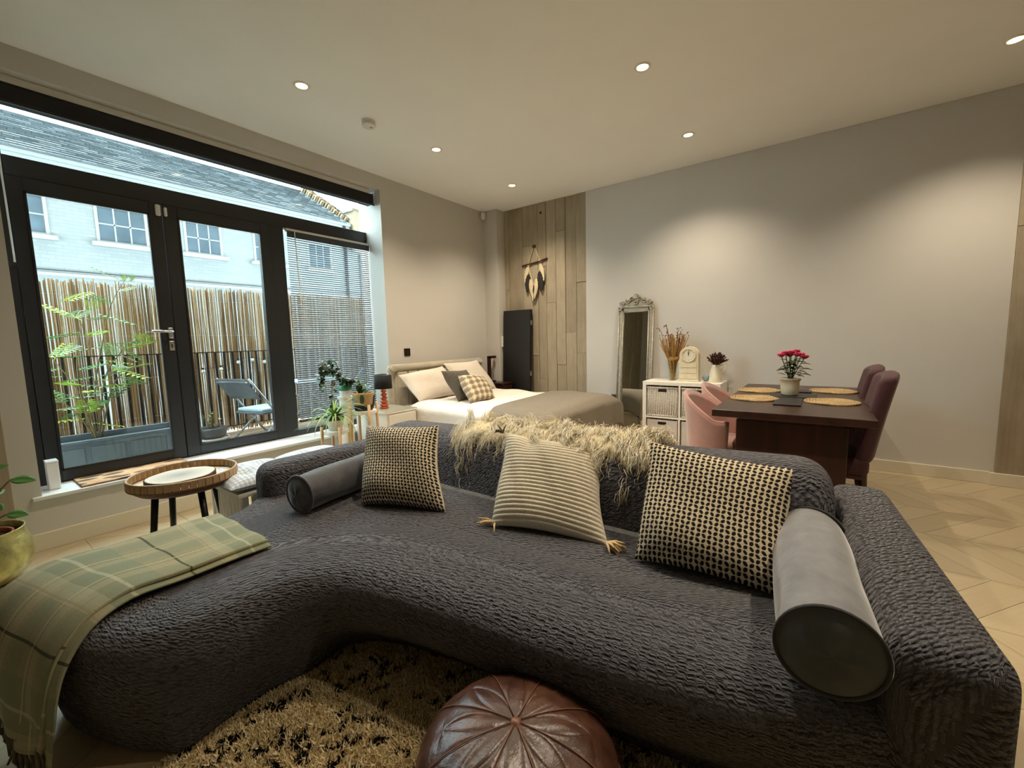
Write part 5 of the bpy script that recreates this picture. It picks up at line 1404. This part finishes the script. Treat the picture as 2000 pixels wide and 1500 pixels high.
mk('cable', G().tube(crom([(1.45, 5.405, 1.14)] + [(a, 5.405, b + .03) for a, b in bulbs] + [(2.5, 5.405, 1.14)], 5), .002, 5), M['black'], sl, world=True)
for a, b in bulbs:
    q = mk('bulb', G().lathe([(.001, -.022), (.017, -.012), (.02, .0), (.012, .018)], 12, c=(a, 5.405, b)), M['plastic'], sl, smooth=True, world=True)
    mk('socket', G().tube([(a, 5.405, b + .015), (a, 5.405, b + .04)], .009, 8), M['black'], sl, world=True)

# trough planter with a feathery shrub
tro = thing('trough_planter', 'long grey blue trough planter on the balcony', 'planter', (.87, 4.85, DZ))
tm = mat('grey_blue_trough', '#5e6b74', .6, var=.1, scale=6)
g = G().box(.40, 1.42, 4.66, 4.68, DZ, .52).box(.40, 1.42, 5.02, 5.04, DZ, .52).box(.40, .42, 4.68, 5.02, DZ, .52).box(1.40, 1.42, 4.68, 5.02, DZ, .52)
mk('walls', g, tm, tro, world=True)
mk('rim', G().box(.38, 1.44, 4.64, 4.675, .52, .54).box(.38, 1.44, 5.025, 5.06, .52, .54).box(.38, .415, 4.675, 5.025, .52, .54).box(1.405, 1.44, 4.675, 5.025, .52, .54), tm, tro, world=True, bevel=.003)
mk('soil', G().box(.42, 1.40, 4.68, 5.02, .46, .49), M['soil'], tro, world=True)
for k in range(4): mk('moulding', G().box(.46 + .24*k, .66 + .24*k, 4.652, 4.66, .29, .48), tm, tro, world=True, bevel=.003)
sh = thing('feathery_shrub', 'feathery-leaved young shrub growing from the trough planter', 'shrub', (.78, 4.9, .49))
shoots = [[(0, 0, 0), (-.03, .03, .3), (-.12, .05, .55), (-.2, .1, .72)], [(.02, 0, 0), (.03, .05, .4), (.12, .1, .8), (.22, .15, 1.15), (.36, .15, 1.42)], [(0, 0, 0), (-.06, 0, .35), (-.05, .05, .7), (.02, .1, 1.0), (.1, .12, 1.25)], [(.02, .02, 0), (.1, .05, .5), (.25, .1, .75), (.42, .12, .95)], [(0, .02, 0), (-.1, .05, .25), (-.22, .08, .4)], [(.03, .02, 0), (.15, .05, .45), (.32, .1, .6), (.45, .1, .62)]]
def pinnate(L, m):
    g = G(); g.tube([(0, 0, 0), (0, L*.5, .01), (0, L, -.015)], [.002, .0015, .0008], 4)
    n = 7
    for k in range(n):
        for s_ in (-1, 1):
            y = L*(.18 + .8*k/(n-1)); l = .075*(1 - .4*abs(k/(n-1) - .4)); 
            g.add([(0, y, 0), (s_*l*.5, y + .002, .004), (s_*l, y + .024, -.004), (s_*l*.5, y + .026, .006)], [(0, 1, 2, 3)])
    return g
lmats = [mat('acacia_leaf_lime', '#9dbb3c', .5, var=.2), mat('acacia_leaf_green', '#5f8f4a', .5, var=.2), mat('acacia_leaf_grey', '#8aa07a', .6, var=.2)]
protos = []
for si, s_ in enumerate(shoots):
    pts = crom(s_, 6); mk('branch', G().tube(pts, [.007*(1 - .75*k/len(pts)) for k in range(len(pts))], 6), M['stem'], sh, smooth=True)
    for j in range(4, len(pts), 2):
        mi = int(r.integers(0, 3)); p = pts[j]
        if len(protos) <= mi or protos[mi] is None:
            while len(protos) <= mi: protos.append(None)
            protos[mi] = mk('frond', pinnate(.27, None), lmats[mi], sh); protos[mi].matrix_local = Matrix.Translation(p) @ Matrix.Rotation(r.uniform(0, 6.28), 4, 'Z')
        else: put_leaf(protos[mi], sh, p, r.uniform(0, 6.28), r.uniform(-.4, .7), r.uniform(.7, 1.2))

# bistro chairs and table
steel = mat('galvanised_tube', '#aab2b8', .35, metal=.7, var=.05); sling = mat('grey_sling_fabric', '#5f646a', .85, bump=.4, bscale=200); pad = mat('pale_blue_pad', '#a9c0cc', .8)
def bistro_chair(label, x, y, rz):
    t = thing('bistro_chair', label, 'chair', (x, y, DZ), rz, 'folding bistro chairs')
    for s_ in (-1, 1):
        mk('back_leg', G().tube([(.24*s_, -.30, .66), (.22*s_, .0, .27), (.22*s_, .2, 0)], .011, 8), steel, t, smooth=True)
        mk('front_leg', G().tube([(.2*s_, .16, .27), (.2*s_, -.18, .0)], .011, 8), steel, t, smooth=True)
    def bk_(u, v): a = (u-.5)*.47; return (a, -.30 + .05*math.cos(a*5) + .16*(1-v) - .05, .43 + .23*v)
    mk('back_sling', G().grid(bk_, 12, 6), sling, t, smooth=True, solid=.004)
    mk('back_bar', G().tube([bk_(u, .85) for u in np.linspace(0, 1, 12)], .008, 8), steel, t, smooth=True)
    mk('seat', G().rbox((0, .03, .275), (.42, .36, .03), .013, 3), sling, t, smooth=True)
    mk('seat_pad', G().rbox((0, .03, .305), (.39, .34, .035), .016, 4), pad, t, smooth=True)
    mk('cross_bar', G().tube([(-.22, .2, .01), (.22, .2, .01)], .009, 8), steel, t); mk('cross_bar', G().tube([(-.2, -.18, .01), (.2, -.18, .01)], .009, 8), steel, t)
bistro_chair('grey folding bistro chair seen through the right balcony door', 2.14, 5.02, -PI/2 + .25)
bistro_chair('grey folding bistro chair behind the slatted blind', 3.25, 5.02, PI/2 - .2)
bt = thing('bistro_table', 'pale blue folding bistro table behind the slatted blind', 'table', (2.72, 4.95, DZ))
mk('tabletop', G().box(-.3, .3, -.26, .26, .56, .58), pad, bt, bevel=.004)
for s_ in (-1, 1):
    mk('leg', G().tube([(-.26, .22*s_, .56), (.26, .22*s_, 0)], .011, 8), steel, bt); mk('leg', G().tube([(.26, .20*s_, .56), (-.26, .20*s_, 0)], .011, 8), steel, bt)
mk('edge_band', G().tube([(-.3, -.26, .57), (.3, -.26, .57), (.3, .26, .57), (-.3, .26, .57), (-.3, -.26, .57)], .008, 6), steel, bt)
bo = thing('bowl_planter', 'dark grey bowl planter with sprigs on a pale saucer', 'potted plant', (1.73, 5.26, DZ))
mk('saucer', G().lathe([(.12, 0), (.15, .012), (.155, .03), (.14, .03)], 28), M['plastic'], bo, smooth=True)
mk('bowl', G().lathe([(.10, .03), (.125, .05), (.135, .12), (.13, .14), (.12, .14), (.118, .1)], 28), mat('dark_grey_bowl', '#4b4e55', .5), bo, smooth=True)
mk('soil', G().lathe([(.001, .125), (.12, .12)], 18), M['soil'], bo)
l3 = None
for k in range(26):
    a = r.uniform(0, 6.28); q = r.uniform(.0, .1); p = (q*math.cos(a), q*math.sin(a), r.uniform(.13, .30)); mk('sprig', G().tube([(q*.6*math.cos(a), q*.6*math.sin(a), .12), p], .0025, 5), M['stem'], bo)
    if l3 is None: l3 = mk('leaf', leaf_mesh(.045, .02, .3), M['leaf_pale'], bo, smooth=True); l3.matrix_local = Matrix.Translation(p)
    else: put_leaf(l3, bo, p, r.uniform(0, 6.28), r.uniform(-.3, .8), r.uniform(.7, 1.3))
cn = thing('bamboo_cane', 'thick bamboo cane leaning at the door side of the balcony', 'cane', (1.56, 5.2, DZ))
mk('cane', G().tube([(0, 0, 0), (.0, .03, .45), (-.0, .05, .70)], .016, 10), M['bamboo'], cn, smooth=True)
mk('node_ring', G().tube([(0, .028, .40), (0, .029, .415)], .019, 10), M['bamboo_dark'], cn)

# ------------------------------------------------------------------ house opposite
HY = 13.0
M['outwhite'] = mat('darkened_white_trim', '#999c9b', .6, var=.03)  # white trim toned darker so it does not blow out outdoors
ho = thing('white_house', 'white painted brick house with slate roof opposite the balcony', 'building', (4.0, HY, -3.0))
wbk = NT('white_painted_brick'); co = wbk.co(); br = wbk.n('ShaderNodeTexBrick')
wbk.l(wbk.mapping(co, (1, 1, 1), (PI/2, 0, 0)), br.inputs['Vector']); br.inputs['Scale'].default_value = 1.; br.inputs['Brick Width'].default_value = .22; br.inputs['Row Height'].default_value = .075; br.inputs['Mortar Size'].default_value = .006
for i, c_ in ((1, '#8d9191'), (2, '#858a8b'), (3, '#7e8486')): br.inputs[i].default_value = (*s2l(c_), 1)
nz = wbk.noise(co, 3, 4); wbk.col(wbk.mix(wbk.math('MULTIPLY', nz, .12), br.outputs[0], s2l('#70787a'))); wbk.set(.8); wbk.bump(wbk.math('ADD', br.outputs['Fac'], wbk.math('MULTIPLY', wbk.noise(wbk.mapping(co, (1, 1, 5)), 4, 3), -1.2)), -.9, .03)
mk('wall', G().box(-4, 9.05, HY, HY + .3, -3, 5.12), wbk.m, ho, world=True)
mk('plinth_ledge', G().box(-4, 9.0, HY - .06, HY, 2.80, 2.86), M['outwhite'], ho, world=True)
mk('ledge_cable', G().tube([(-4, HY - .07, 2.9), (9, HY - .07, 2.92)], .012, 6), M['black'], ho, world=True)
mk('gutter', G().box(-4, 8.75, HY - .14, HY + .02, 5.12, 5.23), M['outwhite'], ho, world=True, bevel=.01)
mk('fascia', G().box(-4, 8.75, HY - .05, HY, 4.99, 5.12), M['outwhite'], ho, world=True)
mk('drain_pipe', G().tube([(8.55, HY - .06, -3), (8.55, HY - .06, 5.1)], .05, 10), M['blackmatte'], ho, world=True)
pane = mat('house_pane', '#52606a', .12, var=.35, scale=1.5)
def hwin(x0, x1, z0, z1, cols, rows):
    f = .035
    w = mk('window', G().box(x0 - .05, x0, HY - .02, HY + .05, z0 - .05, z1 + .05).box(x1, x1 + .05, HY - .02, HY + .05, z0 - .05, z1 + .05).box(x0, x1, HY - .02, HY + .05, z1, z1 + .05).box(x0, x1, HY - .02, HY + .05, z0 - .05, z0), M['outwhite'], ho, world=True)
    L = Vector(ho.location)
    def sub(n, g, m):
        g.v = [tuple(Vector(p) - L) for p in g.v]; return mk(n, g, m, w)
    sub('sill', G().box(x0 - .14, x1 + .14, HY - .14, HY, z0 - .14, z0 - .05), M['outwhite'])
    cw = (x1-x0)/cols; rh = (z1-z0)/rows
    for i in range(cols):
        for j in range(rows): sub('pane', G().box(x0 + i*cw + .012, x0 + (i+1)*cw - .012, HY - .004, HY - .002, z0 + j*rh + .012, z0 + (j+1)*rh - .012), pane)
    g = G()
    for i in range(1, cols): g.box(x0 + i*cw - .014, x0 + i*cw + .014, HY - .012, HY, z0, z1)
    for j in range(1, rows): g.box(x0, x1, HY - .012, HY, z0 + j*rh - .014, z0 + j*rh + .014)
    sub('glazing_bars', g, M['outwhite'])
hwin(.90, 1.71, 3.65, 4.385, 3, 2); hwin(2.52, 3.33, 3.65, 4.385, 3, 2); hwin(4.14, 4.87, 3.65, 4.38, 3, 2); hwin(5.75, 6.5, 3.65, 4.38, 3, 2); hwin(7.31, 8.01, 3.65, 4.37, 3, 2); hwin(-.8, .0, 3.65, 4.385, 3, 2)
# slate roof: rows of single slates, joined
RY, RZ = 15.75, 6.86
sla = NT('blue_grey_slate'); gi = sla.n('ShaderNodeNewGeometry'); sla.col(sla.ramp(gi.outputs['Random Per Island'], [(0, s2l('#4a545a')), (.5, s2l('#525d63')), (1, s2l('#5d686e'))])); sla.set(.55)
g = G(); n = 17; dy, dz = (RY - HY + .16)/n, (RZ - 5.2)/n
r = np.random.default_rng(8)
for j in range(n):
    xo = -.12 if j % 2 else 0
    y0, z0 = HY - .16 + dy*j, 5.2 + dz*j
    for i in range(44):
        x0 = -2.4 + i*.25 + xo
        if x0 + .25 > 8.8: continue
        t0 = .035 + r.uniform(0, .015); e = .004
        g.add([(x0 + e, y0, z0 + t0), (x0 + .25 - e, y0, z0 + t0), (x0 + .25 - e, y0 + dy*1.15, z0 + dz*1.15), (x0 + e, y0 + dy*1.15, z0 + dz*1.15), (x0 + e, y0, z0), (x0 + .25 - e, y0, z0)], [(0, 1, 2, 3), (4, 5, 1, 0)])
o = mk('roof_slates', g, sla.m, ho, world=True); o['kind'] = 'stuff'
g = G(); g.add([(-2.5, HY - .16, 5.19), (8.8, HY - .16, 5.19), (8.8, RY, RZ), (-2.5, RY, RZ), (8.8, RY + 2.8, 5.2), (-2.5, RY + 2.8, 5.2)], [(0, 1, 2, 3), (3, 2, 4, 5)]); mk('roof_deck', g, sla.m, ho, world=True)
mk('ridge_tiles', G().tube([(-2.5, RY, RZ + .01), (8.8, RY, RZ + .01)], .03, 8), sla.m, ho, world=True)
# brick gable parapet with toothed bricks
pbm = [mat('yellow_stock_brick', '#8a7657', .9, var=.2, scale=20), mat('brown_stock_brick', '#6d563f', .9, var=.2, scale=20), mat('pale_stock_brick', '#9c8d72', .9, var=.2, scale=20)]
nbk = 22; ang = math.atan2(RZ - 5.2, RY - HY)
core = G(); core.add([(8.8, HY - .1, 5.1), (9.05, HY - .1, 5.1), (9.05, RY, RZ + .22), (8.8, RY, RZ + .22), (8.8, HY - .1, 4.6), (9.05, HY - .1, 4.6), (9.05, RY, 4.6), (8.8, RY, 4.6)], [(0,1,2,3),(4,5,1,0),(3,7,4,0),(1,5,6,2)])
mk('parapet_core', core, pbm[1], ho, world=True)
b0 = {}
for k in range(nbk):
    f = (k + .5)/nbk; y = HY + .05 + (RY - HY)*f; z = 5.2 + (RZ - 5.2)*f + .14
    for c_ in range(2):
        m_ = pbm[(k + c_*2) % 3]
        if (m_.name) not in b0: o = mk('brick', G().box(-.05, .05, -.045, .045, -.11, .11), m_, ho, bevel=.008, seg=1); b0[m_.name] = o
        else: o = b0[m_.name].copy(); C.objects.link(o); o.parent = ho
        o.matrix_local = Matrix.Translation(Vector((8.76 + c_*.12 + random.uniform(-.02, .02), y, z + random.uniform(-.02, .02))) - Vector(ho.location)) @ Matrix.Rotation(ang + math.radians(20), 4, 'X')
mk('coping', G().bar((8.95, HY - .1, 5.40), (8.95, RY, RZ + .42), .30, .05), M['outwhite'], ho, world=True)
pr_ = mk('pier', G().box(8.82, 9.25, HY - .22, HY + .2, 4.55, 5.62), pbm[2], ho, world=True)
mk('pier_cap', G().box(8.74, 9.33, HY - .3, HY + .28, 5.62, 5.70), M['chrome'], ho, world=True)
mk('pier_base', G().box(8.80, 9.27, HY - .24, HY + .22, 4.3, 4.95), M['outwhite'], ho, world=True)
nh = thing('neighbour_house', 'pale neighbouring house beyond the brick gable parapet', 'building', (12.5, HY, -3.0))
mk('wall', G().box(9.25, 16, HY + .15, HY + .4, -3, 5.1), wbk.m, nh, world=True)
g = G().add([(9.05, HY, 5.1), (16, HY, 5.1), (16, RY + .6, RZ - .15), (9.05, RY + .6, RZ - .15), (9.05, HY, 5.02), (16, HY, 5.02)], [(0, 1, 2, 3), (4, 5, 1, 0)])
mk('roof', g, sla.m, nh, world=True); mk('gutter', G().box(9.25, 16, HY - .1, HY + .02, 5.0, 5.1), M['blackmatte'], nh, world=True)
mk('door_panel', G().box(9.6, 10.6, HY + .1, HY + .16, 2.6, 4.9), mat('teal_boarding', '#4d7078', .6), nh, world=True)
st = struct('floor_street', G().box(-20, 30, 5.8, 40, -3.2, -3.0), mat('street_paving', '#4a4b4c', .9), 'grey street paving far below the balcony', 'street')
